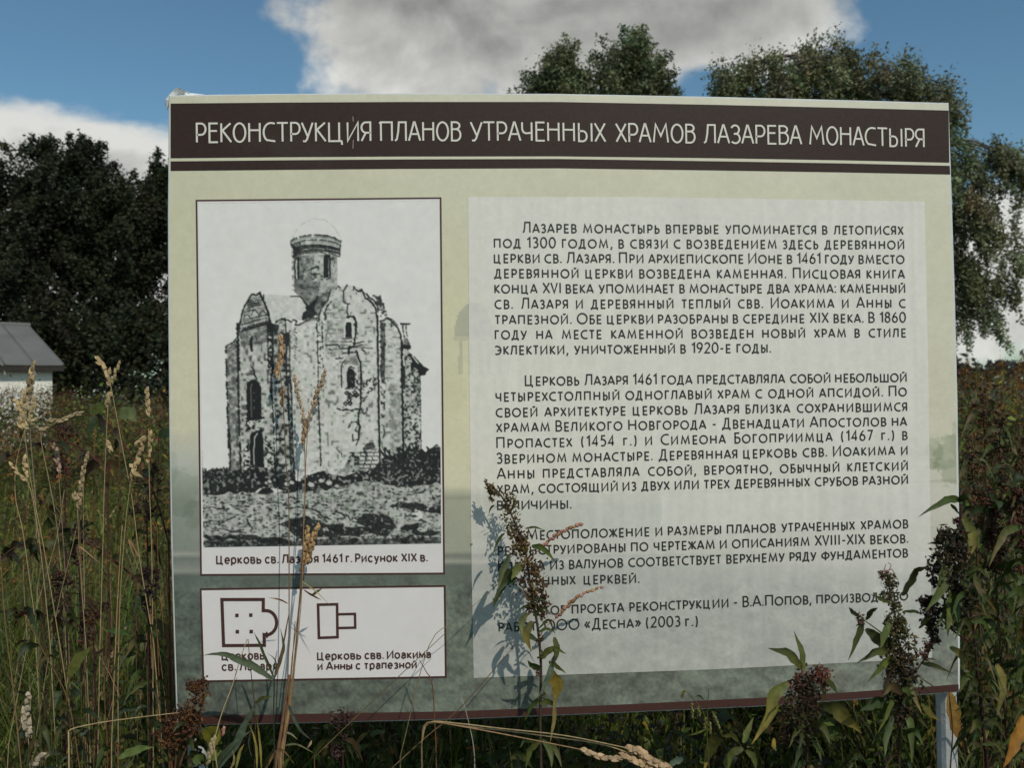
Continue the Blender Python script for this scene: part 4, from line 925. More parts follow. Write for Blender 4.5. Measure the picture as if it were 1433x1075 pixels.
# ---------------------------------------------------------------- meadow: grass and weeds nobody could count
G1, G2, YEL, ORG, BRN, TAN, RED = (.085, .108, .020), (.052, .070, .016), (.20, .15, .025), (.22, .10, .02), (.055, .032, .018), (.34, .25, .13), (.11, .050, .020)
HAYC = (.26, .18, .09)
def blades(rs, X, Y, H, W, cols, lean=.35):
    n = len(X); z0 = gzn(X, Y); a = rs.uniform(0, 2*math.pi, n); l = H*rs.uniform(.05, lean, n)
    dx, dy = np.cos(a)*l, np.sin(a)*l; b = rs.uniform(0, math.pi, n); wx, wy = np.cos(b)*W/2, np.sin(b)*W/2
    rows = []
    for t, wt in ((0, 1), (.45, .85), (.8, .5), (1.0, .06)):
        q = t**1.9; zz = z0+H*t*(1-.12*q)
        for sg in (-1, 1): rows.append(np.stack([X+dx*q+sg*wx*wt, Y+dy*q+sg*wy*wt, zz], 1))
    V = np.stack(rows, 1).reshape(-1, 3); k = np.arange(n)[:, None]*8
    F = np.concatenate([k+np.array([[2*i, 2*i+1, 2*i+3, 2*i+2]]) for i in range(3)], 0)
    return V, F, np.repeat(cols, 8, 0)
def wedge(rs, n, d0, d1, a0=-38, a1=38, p=.5):
    d = d0+(d1-d0)*rs.uniform(0, 1, n)**(1/(1+p)); a = np.radians(rs.uniform(a0, a1, n))
    return CAM.x+d*np.sin(a), CAM.y+d*np.cos(a)
def pal(rs, n, cols, w, var=.3):
    c = np.array(cols)[rs.choice(len(cols), n, p=np.array(w)/sum(w))]
    return np.clip(c*rs.uniform(1-var, 1+var, (n, 1))*(1+rs.normal(0, .08, (n, 3))), .004, 1)
rs = np.random.RandomState(77)
# green and dry blades, thick near the camera, thinning away
Vs, Fs, Cs, off = [], [], [], 0
def push(v, f, c):
    global off
    Vs.append(v); Fs.append(f+off); Cs.append(c); off += len(v)
for n, d0, d1, h0, h1, w in ((44000, 1.75, 5, .22, .6, .0055), (40000, 5, 12, .3, .68, .010), (20000, 12, 34, .35, .85, .026)):
    x, y = wedge(rs, n, d0, d1); patch = np.sin(x*1.3+2)*np.sin(y*.9)+rs.normal(0, .4, n)
    k = (y > .12) | (np.abs(x) > .85); x, y, patch = x[k], y[k], patch[k]; n = len(x)
    c = pal(rs, n, [G1, (.12, .160, .024), G2, TAN, BRN, YEL], [4, 3.8, 2.4, .8, .8, .6]); c *= (1+.35*np.clip(patch, -1, 1))[:, None]
    push(*blades(rs, x, y, rs.uniform(h0, h1, n)*(1+.2*np.clip(patch, -1, 1)), rs.uniform(.6, 1.5, n)*w, c))
np_mesh('meadow_grass', np.concatenate(Vs), np.concatenate(Fs), np.concatenate(Cs), MT['leaf'])['kind'] = 'stuff'
# dry stalks of last summer's grass, with little seed tufts
def dry_stalks(rs, X, Y, H, cols, w=.0028):
    V, F, C = blades(rs, X, Y, H, w*rs.uniform(.8, 1.6, len(X)), cols, .45); n = len(X)
    V4 = V.reshape(n, 8, 3); out = [(V, F, C)]; o = len(V)
    for t in np.linspace(.0, 1, 7):                              # tufts along the top sixth
        p = V4[:, 4:6].mean(1)*(1-t)+V4[:, 6:8].mean(1)*t; s = .005+.007*math.sin(t*3.1)
        a = rvec(rs, n)*s*.5; up = (V4[:, 6]-V4[:, 4]); up = up/np.linalg.norm(up, axis=1, keepdims=True)*s*1.5
        q = np.stack([p-up*.5+a*.2, p+a, p+up, p-a*.8], 1).reshape(-1, 3); k = np.arange(n)[:, None]*4+o
        out.append((q, k+np.array([[0, 1, 2, 3]]), np.repeat(cols*.9, 4, 0))); o += len(q)
    return np.concatenate([a for a, b, c in out]), np.concatenate([b for a, b, c in out]), np.concatenate([c for a, b, c in out])
xs, ys = [], []
for n, d0, d1, a0, a1 in ((110, 2.3, 7, -36, -16), (170, 7, 16, -36, -10), (60, 2.4, 7, -16, 20), (150, 3, 14, 20, 36)):
    x, y = wedge(rs, n, d0, d1, a0, a1); xs.append(x); ys.append(y)
x, y = np.concatenate(xs), np.concatenate(ys); k = (y > .35) | (x < -.95) | (x > 1.2); x, y = x[k], y[k]
V, F, C = dry_stalks(rs, x, y, rs.uniform(.55, 1.12, len(x)), pal(rs, len(x), [TAN, (.24, .15, .07), (.30, .24, .14)], [3, 2, 1]))
np_mesh('dry_grass', V, F, C, MT['straw'])['kind'] = 'stuff'
# broad-leaved weeds: a few grown kinds, repeated by computed copies inside one mass
def leafm(base, d, L, w, sag, rs, col, n=5, fold=.25):
    """a lance-shaped folded leaf: vertices, quads"""
    d = np.array(d, float); d /= np.linalg.norm(d); side = np.cross(d, [0, 0, 1.0]); side /= np.linalg.norm(side)+1e-6
    side = side*math.cos(.5)+np.cross(side, d)*math.sin(.5)*rs.choice([-1, 1]); V = []
    for i in range(n+1):
        t = i/n; wd = w*.5*math.sin(math.pi*min(1, t*.93+.07)**.75)*(1-.2*t); c = base+d*L*t+np.array([0, 0, -sag*L*t*t])
        V += [c-side*wd+np.array([0, 0, wd*fold]), c, c+side*wd+np.array([0, 0, wd*fold])]
    F = []
    for i in range(n): F += [(3*i, 3*i+1, 3*i+4, 3*i+3), (3*i+1, 3*i+2, 3*i+5, 3*i+4)]
    return np.array(V), np.array(F), np.tile(col, (len(V), 1))
def weed_kind(seed, H, leafcols, headcol, nl=26, L=.11, w=.022, heads=60, branch=5):
    rs = np.random.RandomState(seed); V, F, C, o = [], [], [], 0
    def put(v, f, c):
        nonlocal o
        V.append(v); F.append(f+o); C.append(c); o += len(v)
    bend = rs.normal(0, .09, 2)
    def ax(t): return np.array([bend[0]*t*t*H, bend[1]*t*t*H, H*t])
    mb = MB(); tube(mb, [ax(t) for t in np.linspace(0, 1, 6)], .0042, .0014, 3, col=(.06, .045, .022), cap=False)
    put(np.array([tuple(v) for v in mb.v]), np.array(mb.f), np.array(mb.c))
    for i in range(nl):
        t = rs.uniform(.12, .96); a = i*2.4+rs.normal(0, .3); l = L*(1.15-.6*t)*rs.uniform(.7, 1.25)
        c = np.array(leafcols[rs.choice(len(leafcols))])*rs.uniform(.7, 1.3)
        put(*leafm(ax(t), [math.cos(a), math.sin(a), rs.uniform(-.1, .6)], l, w*l/L*rs.uniform(.8, 1.3), rs.uniform(.3, 1.1), rs, c, 4))
    for b in range(branch+1):
        t0 = rs.uniform(.6, .9) if b else .8; a = rs.uniform(0, 6.28); bl = (1-t0)*H*(.9 if b else 1); d = np.array([math.cos(a)*.4*(b > 0), math.sin(a)*.4*(b > 0), 1])
        for i in range(heads//(branch+1)):
            s = rs.uniform(0, 1); p = ax(t0)+d*bl*s+rs.normal(0, .006, 3); r = rs.uniform(.004, .0085)*(1.2-.5*s); v = rvec(rs, 4)*r
            q = p+v; col = np.array(headcol)*rs.uniform(.6, 1.5)
            put(q, np.array([[0, 1, 2, 3]]), np.tile(col, (4, 1)))
    return np.concatenate(V), np.concatenate(F), np.concatenate(C)
kinds = [weed_kind(1, 1.0, [G1, G2, G2, YEL], BRN), weed_kind(2, 1.0, [G2, G2, BRN, ORG], (.09, .04, .02), 22, .13, .03), weed_kind(3, 1.0, [G1, (.05, .07, .02), YEL], (.12, .07, .03), 30, .09, .02),
         weed_kind(4, 1.0, [BRN, ORG, G2], (.16, .08, .03), 16, .10, .025, 90, 8), weed_kind(5, 1.0, [(.045, .06, .02), G2, (.08, .09, .03)], (.10, .03, .035), 34, .12, .018, 50, 4), weed_kind(6, 1.0, [RED, BRN, G2], (.14, .035, .02), 18, .10, .03, 80, 7)]
def scatter(name, spots, rs, weights, gain=1.0):
    Vs, Fs, Cs, o = [], [], [], 0
    for x, y, h in spots:
        V, F, C = kinds[rs.choice(6, p=np.array(weights)/sum(weights))]; a = rs.uniform(0, 6.28); c, s = math.cos(a), math.sin(a)
        lx, ly = rs.normal(0, .10, 2); sp = h*rs.uniform(.8, 1.25) if h < 1.2 else h*.9
        W = np.stack([(V[:, 0]*c-V[:, 1]*s)*sp+lx*V[:, 2]*h+x, (V[:, 0]*s+V[:, 1]*c)*sp+ly*V[:, 2]*h+y, V[:, 2]*h+gz(x, y)], 1)
        Vs.append(W); Fs.append(F+o); Cs.append(C*rs.uniform(.75, 1.3)); o += len(V)
    return np_mesh(name, np.concatenate(Vs), np.concatenate(Fs), np.concatenate(Cs)*gain, MT['leaf'])
def weed_spots(rs, n, d0, d1, a0, a1, h0, h1):
    x, y = wedge(rs, n, d0, d1, a0, a1); return [(a, b, rs.uniform(h0, h1)) for a, b in zip(x, y) if (b > .3 or abs(a+.0) > 1.05)]
sp = weed_spots(rs, 70, 2.6, 4.5, -35, -14, .35, .75)+weed_spots(rs, 190, 4.5, 8, -35, -12, .5, .95)+weed_spots(rs, 280, 8, 15, -35, -8, .8, 1.4)+weed_spots(rs, 200, 15, 20, -35, -8, 1.3, 1.7)
scatter('weed_growth', sp, rs, [3, 3, 3, 4, 2, 3], 1.45)['kind'] = 'stuff'
# the same growth on the walkers' side of the board
x = rs.uniform(-3.2, 3.2, 11000); y = rs.uniform(-3.4, .15, 11000); n = len(x)
V, F, C = blades(rs, x, y, rs.uniform(.35, .80, n), rs.uniform(.006, .012, n), pal(rs, n, [G1, G2, TAN, BRN], [4, 3, .8, 1.2]))
np_mesh('meadow_grass', V, F, C, MT['leaf'])['kind'] = 'stuff'
scatter('weed_growth', [(rs.uniform(-2.6, 2.6), rs.uniform(-2.6, .1), rs.uniform(.5, .82)) for _ in range(240)], rs, [3, 3, 3, 1, 2, 1])['kind'] = 'stuff'
for sgn, n, h0, h1 in ((-1, 9000, .62, 1.06), (1, 6500, .7, 1.2)):       # taller growth beside the board
    x = sgn*rs.uniform(.78, 2.3, n); y = rs.uniform(.02, 2.2, n); k = (y > .12) | (np.abs(x) > .84); x, y = x[k], y[k]; n = len(x)
    V, F, C = blades(rs, x, y, rs.uniform(h0, h1, n), rs.uniform(.003, .0075, n), pal(rs, n, [G1, (.10, .145, .025), G2, HAYC, BRN, YEL], [4, 4, 2, .7, 1, .6]), .5)
    np_mesh('meadow_grass', V, F, C, MT['leaf'])['kind'] = 'stuff'
scatter('weed_growth', [(-rs.uniform(.85, 2.2), rs.uniform(.15, 2.2), rs.uniform(.6, .98)) for _ in range(34)], rs, [3, 3, 3, 1, 2, 1])['kind'] = 'stuff'
x0, x1 = P(-30, 540, 14).x, P(112, 540, 14).x
scatter('weed_growth', [(rs.uniform(x0, x1)*t/14, t, 1.5+(t*.016)*rs.uniform(.3, 1.1)) for t in rs.uniform(11, 16, 34)], rs, [3, 1, 3, 3, 2, 2], 1.4)['kind'] = 'stuff'
# low herbs and brambles between the grass, in clumps
def herb_layer(n, per, d0, d1, a0, a1, size, hmax, seed, gain=1.2):
    r = np.random.RandomState(seed); cx, cy = wedge(r, n, d0, d1, a0, a1); k = (cy > .35) | (np.abs(cx) > 1.15); cx, cy = cx[k], cy[k]; n = len(cx)
    ch = r.uniform(.25, 1, n)*hmax; cr = r.uniform(.10, .30, n)*(1+d1*.06); cc = pal(r, n, [G1, G2, (.055, .075, .02), BRN, (.06, .035, .02), ORG, (.10, .06, .025), (.03, .03, .02)], [4, 4, 3, 2, 1.6, .5, 1.2, 2])
    I = np.repeat(np.arange(n), per); m = len(I); g = r.normal(size=(m, 3))*np.stack([cr[I], cr[I], cr[I]*.75], 1)*.62
    pts = np.stack([cx[I]+g[:, 0], cy[I]+g[:, 1], np.maximum(.03, ch[I]+g[:, 2])], 1); col = np.clip(gain*cc[I]*r.uniform(.6, 1.5, (m, 1)), .003, 1)
    V, F, C = leaf_quads(r, pts, size, col); np_mesh('herb_layer', V, F, C, MT['leaf'])['kind'] = 'stuff'
herb_layer(80, 130, 3.0, 6.5, -36, -13, .022, .50, 51)
herb_layer(150, 120, 6.5, 14, -36, -8, .036, .8, 52)
herb_layer(320, 110, 13, 20, -36, -4, .05, 1.35, 53, 1.6)
herb_layer(300, 110, 1.9, 5.5, -14, 22, .024, .62, 54)
herb_layer(130, 130, 1.9, 6, 21, 36, .024, 1.1, 55)
herb_layer(150, 110, 6, 14, 14, 36, .042, 1.3, 56, 1.6)
sp = weed_spots(rs, 200, 2.2, 4.2, -15, 22, .35, .85)+weed_spots(rs, 130, 4, 9, -12, 22, .5, 1.1)
scatter('weed_growth', sp, rs, [3, 2, 3, 1, 3, 1])['kind'] = 'stuff'
sp = weed_spots(rs, 46, 1.9, 3.2, 23, 36, .7, 1.25)+weed_spots(rs, 100, 3.2, 7, 20, 36, 1.0, 1.55)+weed_spots(rs, 90, 7, 12, 18, 36, 1.3, 1.8)
scatter('weed_growth', sp, rs, [2, 3, 3, 3, 3, 1])['kind'] = 'stuff'
sp = weed_spots(rs, 330, 12, 26, 8, 36, 1.5, 2.15)
scatter('weed_growth', sp, rs, [.5, 1.5, .5, 6, .5, 2], np.array([2.7, 2.5, 1.3]))['kind'] = 'stuff'
# ---------------------------------------------------------------- plants standing round the board, each a thing of its own
rp = random.Random(5)
mpp = lambda Y: (Y-CAM.y)/FPX                                    # metres to one picture unit at that distance
GRN, DGR, OLV, YGR, YLW, ORA, STR, HAY, BUD, PUR, PNK, GRY = (.070, .100, .022), (.038, .056, .018), (.085, .088, .024), (.12, .14, .03), (.25, .18, .035), (.27, .12, .025), (.42, .31, .16), (.34, .21, .11), (.075, .048, .022), (.045, .018, .018), (.42, .20, .16), (.10, .13, .085)
def vj(c, k=.25): f = rp.uniform(1-k, 1+k); return tuple(v*f for v in c)
def path3(pts, Y0, Y1=None, k=4):
    Y1 = Y0 if Y1 is None else Y1; n = len(pts)
    return curve([P(x, y, Y0+(Y1-Y0)*i/max(1, n-1)) for i, (x, y) in enumerate(pts)], k)
class Plant:
    """a plant rooted in the ground below the first point of its main stem"""
    def __init__(s, name, label, cat, root_px, Y, group=None):
        p = P(root_px[0], root_px[1], Y); s.Y = Y
        s.root = empty(name, (p.x, p.y, gz(p.x, p.y)), label, cat, group)
    def stem(s, pts, rpx=1.4, rpx1=.6, col=BUD, Y0=None, Y1=None, ground=True, n=5, part='stem', m=None):
        Y0 = s.Y if Y0 is None else Y0; q = path3(pts, Y0, Y1)
        if ground:
            b = q[0]; r = s.root.location; q = [Vector((r.x, r.y, -.03)), Vector((r.x+(b.x-r.x)*.35, r.y+(b.y-r.y)*.4, b.z*.5))]+q
        mb = MB(); tube(mb, q, rpx*mpp(Y0), rpx1*mpp(Y0), n, vj(col, .1)); return mb.build(part, m or MT['straw'], s.root, smooth=True)
    def leaf(s, pts, wpx, col=GRN, col2=None, Y0=None, Y1=None, tw=None, fold=.22, blunt=.75, part='leaf'):
        Y0 = s.Y if Y0 is None else Y0
        if Y1 is None: Y1 = Y0-rp.uniform(-.015, .035)
        q = path3(pts, Y0, Y1, 5 if len(pts) < 4 else 4); n = len(q); tw = rp.uniform(-.5, .5) if tw is None else tw
        w = wpx*mpp(Y0)/math.cos(tw)*.5; mb = MB(); vs, cs = [], []; col = vj(col, .15); col2 = col2 or col
        for i, p in enumerate(q):
            t = i/(n-1); d = (q[min(i+1, n-1)]-q[max(0, i-1)]).normalized(); side = d.cross(Vector((0, 1, 0)))
            side = (side.normalized() if side.length > 1e-4 else Vector((1, 0, 0)))*math.cos(tw)+Vector((0, 1, 0))*math.sin(tw)
            wd = w*max(.03, math.sin(math.pi*min(1, .05+t*.95)**blunt))*(1+.10*math.sin(i*2.3)); lift = Vector((0, -1, 0))*(wd*fold*(2+.6*math.sin(i*2.1+w*900)))+side*(w*.09*math.sin(i*1.3+w*700))
            vs += [p-side*wd+lift, p, p+side*wd+lift]; c = tuple(a+(b-a)*t**1.5 for a, b in zip(col, col2))
            cs += [tuple(v*.92 for v in c), tuple(v*1.12 for v in c), c]
        fs = []
        for i in range(n-1): fs += [(3*i, 3*i+1, 3*i+4, 3*i+3), (3*i+1, 3*i+2, 3*i+5, 3*i+4)]
        mb.add(vs, fs); mb.c = cs; return mb.build(part, MT['leaf'], s.root, smooth=True)
    def head(s, pts, wpx, n, col=HAY, L=7, W=3.0, spread=.5, Y0=None, Y1=None, part='seed_head', col2=None):
        """husked spikelets set round a short axis"""
        Y0 = s.Y if Y0 is None else Y0; q = path3(pts, Y0, Y1, 6); k = mpp(Y0); mb = MB(); m = len(q)
        for i in range(n):
            t = (i+.5)/n; f = t*(m-1); a = int(f); p = q[a].lerp(q[min(a+1, m-1)], f-a); d = (q[min(a+1, m-1)]-q[max(0, a-1)]).normalized()
            ph = i*2.4+rp.uniform(-.4, .4); u = d.cross(Vector((0, 1, 0))).normalized(); v = d.cross(u)
            out = u*math.cos(ph)+v*math.sin(ph); env = math.sin(math.pi*min(1, t*.8+.16))**.6
            p = p+out*(wpx*k*.32*env*rp.uniform(.5, 1.1)); ax = (d+out*spread*rp.uniform(.6, 1.3)).normalized()
            l, w = L*k*rp.uniform(.8, 1.3)*(.6+.4*env), W*k*.72*rp.uniform(.8, 1.2); e = ax.cross(Vector((.2, 1, .3))).normalized(); g = ax.cross(e)
            vs = [p-ax*l*.5]+[p-ax*l*.12+(e*math.cos(z)+g*math.sin(z))*w for z in (0, 1.57, 3.14, 4.71)]+[p+ax*l*.2+(e*math.cos(z)+g*math.sin(z))*w*.75 for z in (0, 1.57, 3.14, 4.71)]+[p+ax*l*.55]
            fs = [(0, 2, 1), (0, 3, 2), (0, 4, 3), (0, 1, 4)]+[(1+j, 1+(j+1) % 4, 5+(j+1) % 4, 5+j) for j in range(4)]+[(5+j, 5+(j+1) % 4, 9) for j in range(4)]
            mb.add(vs, fs, vj(col if (col2 is None or rp.random() < .6) else col2, .3))
        return mb.build(part, MT['straw'], s.root)
    def buds(s, pts, wpx, n, size=4, cols=(BUD,), Y0=None, part='flower_cluster', depth=.6):
        """dense clumps of withered florets along the stem: small crumpled leaflets and knobs"""
        Y0 = s.Y if Y0 is None else Y0; q = path3(pts, Y0, None, 6); k = mpp(Y0); mb = MB(); m = len(q)
        n = int(n*(2.1 if wpx > 18 else 1.2)); wpx *= .92; ncl = max(3, n//16); cl = []
        for i in range(ncl):
            t = (i+.5)/ncl; f = t*(m-1); a = int(f); p = q[a].lerp(q[min(a+1, m-1)], f-a); env = wpx*k*(.25+.75*math.sin(math.pi*(.12+.8*t))**.7)
            cl.append((p+Vector((rp.uniform(-.5, .5)*env, rp.uniform(-.5, .5)*env*depth, rp.uniform(-.2, .2)*env)), vj(rp.choice(cols), .3), env*.15+.6*k))
        for i in range(n):
            c, col, r = rp.choice(cl); p = c+Vector((rp.gauss(0, 1)*r, rp.gauss(0, 1)*r, rp.gauss(0, 1)*r*1.2)); z = size*k*rp.uniform(.5, 1.2)
            a = Vector((rp.gauss(0, 1), rp.gauss(0, 1), rp.gauss(.4, 1))).normalized(); b = a.cross(Vector((rp.gauss(0, 1), rp.gauss(0, 1), rp.gauss(0, 1)))).normalized(); g = a.cross(b)
            cc = vj(col, .35)
            if i % 2: mb.add([p-a*z*.5, p+b*z*.4, p+a*z*.6, p-b*z*.4, p+g*z*.35, p-g*z*.35], [(0, 1, 4), (1, 2, 4), (2, 3, 4), (3, 0, 4), (1, 0, 5), (2, 1, 5), (3, 2, 5), (0, 3, 5)], cc)
            else: mb.add([p-a*z*.8, p+b*z*.28+g*z*.1, p+a*z, p-b*z*.28+g*z*.1], [(0, 1, 2), (0, 2, 3)], cc)
        return mb.build(part, MT['leaf'], s.root)
    def rand_leaves(s, pts, n, l0, l1, w0, w1, cols, Y0=None, t0=0, t1=1, side=None):
        Y0 = s.Y if Y0 is None else Y0
        for i in range(n):
            t = t0+(t1-t0)*(i+rp.random())/n; f = t*(len(pts)-1); a = min(int(f), len(pts)-2); x = lerp(pts[a][0], pts[a+1][0], f-a); y = lerp(pts[a][1], pts[a+1][1], f-a)
            sg = (1 if i % 2 else -1) if side is None else (side if rp.random() < .8 else -side); L = rp.uniform(l0, l1); an = rp.uniform(-.5, .7); w0_ = rp.uniform(w0*.55, w1*1.15)
            dx = sg*L*math.cos(an)*rp.uniform(.35, 1); dy = -L*math.sin(an)*.6; c = tuple(v*.72 for v in rp.choice(cols))
            dr = rp.uniform(.3, .9)*L
            s.leaf([(x, y), (x+dx*.55, y+dy*.7), (x+dx, y+dy+dr)], w0_, c, rp.choice([None, None, OLV, DGR, (.13, .09, .03)]), Y0+rp.uniform(-.03, .03), Y0+rp.uniform(-.07, .05))
# -- weed in front of the middle of the board
p = Plant('tall_weed', 'brown seeded weed with drooping narrow leaves standing before the middle of the board', 'weed', (757, 1060), -.085)
main = [(757, 1060), (756, 1000), (757, 930), (752, 875), (743, 825), (735, 770), (722, 735), (708, 705), (698, 690), (688, 682)]
p.stem(main, 2.4, 1.0, (.06, .04, .03), -.085, -.05)
p.buds([(752, 858), (744, 825), (736, 780), (722, 740)], 36, 330, 6, ((.10, .070, .022), (.085, .05, .02), (.13, .085, .025), (.10, .055, .03)), -.07)
p.buds([(724, 745), (712, 715), (700, 692), (684, 680)], 20, 150, 5, ((.13, .085, .035), (.11, .08, .03)), -.055)
p.buds([(686, 682), (689, 695), (691, 704)], 6, 26, 4.5, ((.16, .09, .05),), -.05); p.buds([(681, 675), (678, 683)], 4, 12, 4, ((.13, .06, .05),), -.05)
p.buds([(752, 880), (756, 930), (757, 985)], 14, 60, 5, (OLV, BUD), -.085)
for pts, w, c, c2 in (([(735, 740), (748, 738), (764, 743)], 3, OLV, None), ([(706, 746), (697, 757), (689, 778)], 4, DGR, OLV), ([(708, 722), (716, 713), (724, 691)], 3, OLV, None), ([(692, 707), (687, 711), (684, 720)], 3, OLV, None),
    ([(744, 764), (760, 768), (777, 787)], 9, GRN, YGR), ([(714, 776), (703, 800), (697, 826)], 9, DGR, OLV), ([(728, 790), (706, 812), (690, 852)], 13, DGR, OLV), ([(722, 812), (704, 818), (688, 846)], 8, DGR, DGR), ([(730, 788), (722, 798), (716, 812)], 12, OLV, YGR),
    ([(744, 842), (754, 838), (766, 842)], 4, DGR, None), ([(744, 848), (734, 849), (726, 855)], 4, DGR, None), ([(746, 862), (760, 851), (771, 860)], 5, DGR, OLV), ([(738, 858), (730, 872), (731, 893)], 9, OLV, YGR), ([(745, 870), (735, 888), (744, 912)], 12, OLV, YLW),
    ([(752, 886), (765, 880), (778, 886)], 4, GRN, None), ([(754, 880), (768, 868), (777, 890)], 4, DGR, OLV), ([(752, 898), (740, 888), (730, 880)], 7, DGR, DGR), ([(757, 922), (772, 908), (792, 915)], 10, OLV, YGR), ([(776, 892), (779, 912), (775, 930)], 9, OLV, DGR),
    ([(776, 918), (766, 950), (752, 979)], 8, GRY, GRY), ([(768, 926), (778, 932), (792, 943)], 7, OLV, GRN), ([(757, 935), (746, 932), (738, 925)], 10, DGR, GRN), ([(768, 938), (779, 958), (776, 984)], 18, YLW, YLW), ([(776, 978), (775, 1010), (769, 1043)], 6, (.25, .19, .07), (.25, .2, .08)),
    ([(757, 975), (744, 988), (734, 1010)], 8, DGR, GRN), ([(755, 985), (768, 982), (778, 992)], 9, OLV, GRN), ([(757, 1035), (742, 1050), (736, 1076)], 10, OLV, GRN), ([(760, 1035), (770, 1052), (772, 1078)], 9, GRN, OLV), ([(762, 1038), (778, 1050), (786, 1075)], 8, OLV, OLV), ([(750, 1040), (735, 1036), (727, 1048)], 7, DGR, DGR)):
    p.leaf(pts, w, c, c2)
for pts, hd in (([(735, 790), (752, 772), (762, 764)], [(758, 766), (775, 752), (792, 742), (815, 733)]), ([(748, 905), (762, 880), (778, 866)], [(778, 866), (796, 846), (815, 832), (845, 821)])):
    p.stem(pts, .7, .5, PNK, -.075, -.08, False, 4, 'spike_stalk'); p.head(hd, 5, 15, PNK, 9, 4.2, .3, -.08, part='flower_spike', col2=(.34, .2, .1))
# -- dry grass clump over the church drawing
p = Plant('grass_clump', 'clump of tan grass stalks with husky seed heads crossing the church drawing', 'grass clump', (390, 1070), -.10)
for pts, r in (([(392, 1060), (400, 1000), (404, 900), (404.5, 800), (404, 700), (400, 645), (396, 560), (392, 520)], 1.0), ([(393, 1060), (405, 985), (416, 880), (424, 800), (428, 782)], 1.1), ([(391, 1060), (403, 990), (409, 920), (418, 850), (424, 760), (427, 690), (426, 605)], .9),
             ([(394, 1060), (408, 980), (421, 830), (432, 760), (440, 740)], .9), ([(396, 1060), (404, 1000), (421, 850), (426, 700), (432, 590), (446, 560)], .8), ([(390, 1060), (399, 1000), (407, 950), (413, 870)], 1.1)):
    p.stem(pts, r, .55, rp.choice([HAY, (.28, .17, .08), (.2, .13, .06)]), -.10, -.05)
p.stem([(385, 1075), (391, 1040), (399, 985), (405, 945)], 3.6, 1.4, (.17, .09, .05), -.10, -.09, part='leaf_sheath')
p.head([(392, 470), (394, 490), (390, 510), (386, 528)], 9, 22, (.42, .27, .15), 10, 3.8, .3, -.05); p.head([(396, 545), (394, 568)], 6, 6, HAY, 8, 3.5, .3, -.05)
p.head([(426, 612), (424, 580), (416, 550), (412, 524)], 8, 24, (.43, .31, .20), 8, 3.4, .45, -.05); p.head([(428, 604), (438, 566), (448, 540), (456, 518)], 8, 25, (.42, .31, .20), 8, 3.4, .45, -.05); p.head([(428, 586), (426, 606), (423, 622)], 7, 9, (.40, .26, .15), 8, 4, .4, -.05)
p.head([(424, 786), (428, 762), (431, 736)], 9, 17, (.42, .27, .13), 9, 4.6, .45, -.055); p.head([(429, 788), (436, 762), (446, 733)], 10, 19, (.42, .27, .13), 9, 4.6, .45, -.055); p.head([(422, 800), (425, 786)], 6, 5, HAY, 8, 4, .3, -.055)
for pts, w, c in (([(403, 845), (390, 839), (375, 837)], 2.5, ORA), ([(423, 814), (442, 828), (462, 847)], 1.8, STR), ([(425, 826), (440, 835), (450, 840)], 3, (.16, .06, .03)), ([(436, 834), (444, 828), (451, 824)], 4, GRN), ([(404, 860), (397, 900), (387, 940)], 2.2, (.13, .08, .04)),
                  ([(403, 985), (418, 1018), (436, 1037)], 5.5, GRY), ([(436, 1037), (434, 1042), (430, 1048)], 3, STR), ([(390, 1045), (415, 1042), (440, 1055)], 3, (.2, .19, .1)), ([(372, 1078), (385, 1053), (397, 1051), (413, 1072)], 4, (.24, .15, .06)), ([(396, 1023), (408, 1028), (417, 1036)], 2.4, (.2, .19, .1))):
    p.leaf(pts, w, c, None, -.09)
# -- green grass in front of the plan card
p = Plant('grass_clump', 'green broad-bladed grass in front of the small church plan', 'grass clump', (384, 1070), -.14)
p.stem([(384, 1066), (383, 1000), (384, 950)], 1.1, .9, (.03, .035, .02), -.14)
for pts, w, c, c2 in (([(382, 952), (360, 935), (336, 924), (310, 915), (284, 918)], 9, (.10, .13, .075), DGR), ([(384, 950), (372, 922), (362, 898), (355, 885)], 4, DGR, DGR), ([(384, 950), (393, 922), (397, 902), (392, 880)], 5, (.09, .06, .025), DGR), ([(384, 948), (386, 926), (374, 914)], 2, DGR, DGR),
                      ([(302, 1078), (328, 1045), (345, 1010), (357, 985)], 11, GRY, (.12, .15, .09)), ([(357, 985), (368, 977), (382, 976)], 5, OLV, YGR), ([(298, 1080), (318, 1050), (352, 1022)], 9, DGR, GRY), ([(360, 1076), (358, 1040), (348, 1012)], 3.4, (.22, .19, .05), YLW), ([(366, 1076), (364, 1040), (359, 1004)], 3, (.26, .22, .06), YLW),
                      ([(330, 1078), (336, 1052), (342, 1042)], 4, (.2, .2, .05), YLW), ([(322, 1078), (328, 1064), (325, 1050)], 3.4, STR, STR), ([(396, 1078), (401, 1066), (408, 1057)], 5, YGR, YGR), ([(352, 1060), (348, 1040), (352, 1018), (356, 985)], 1.4, (.06, .05, .03), BUD)):
    p.leaf(pts, w, c, c2, -.13)
p.stem([(299, 1040), (310, 1000), (325, 960), (337, 920), (346, 895)], .8, .6, STR, -.15, -.1, ground=True); p.head([(299, 1032), (296, 1050), (290, 1070)], 7, 15, (.34, .27, .15), 9, 3.6, .3, -.15)
p.stem([(356, 1070), (357, 1000), (351, 940), (347, 895)], .8, .5, (.08, .06, .03), -.12); p.head([(313, 1018), (312, 1030)], 4, 5, PNK, 6, 3, .3, -.10)
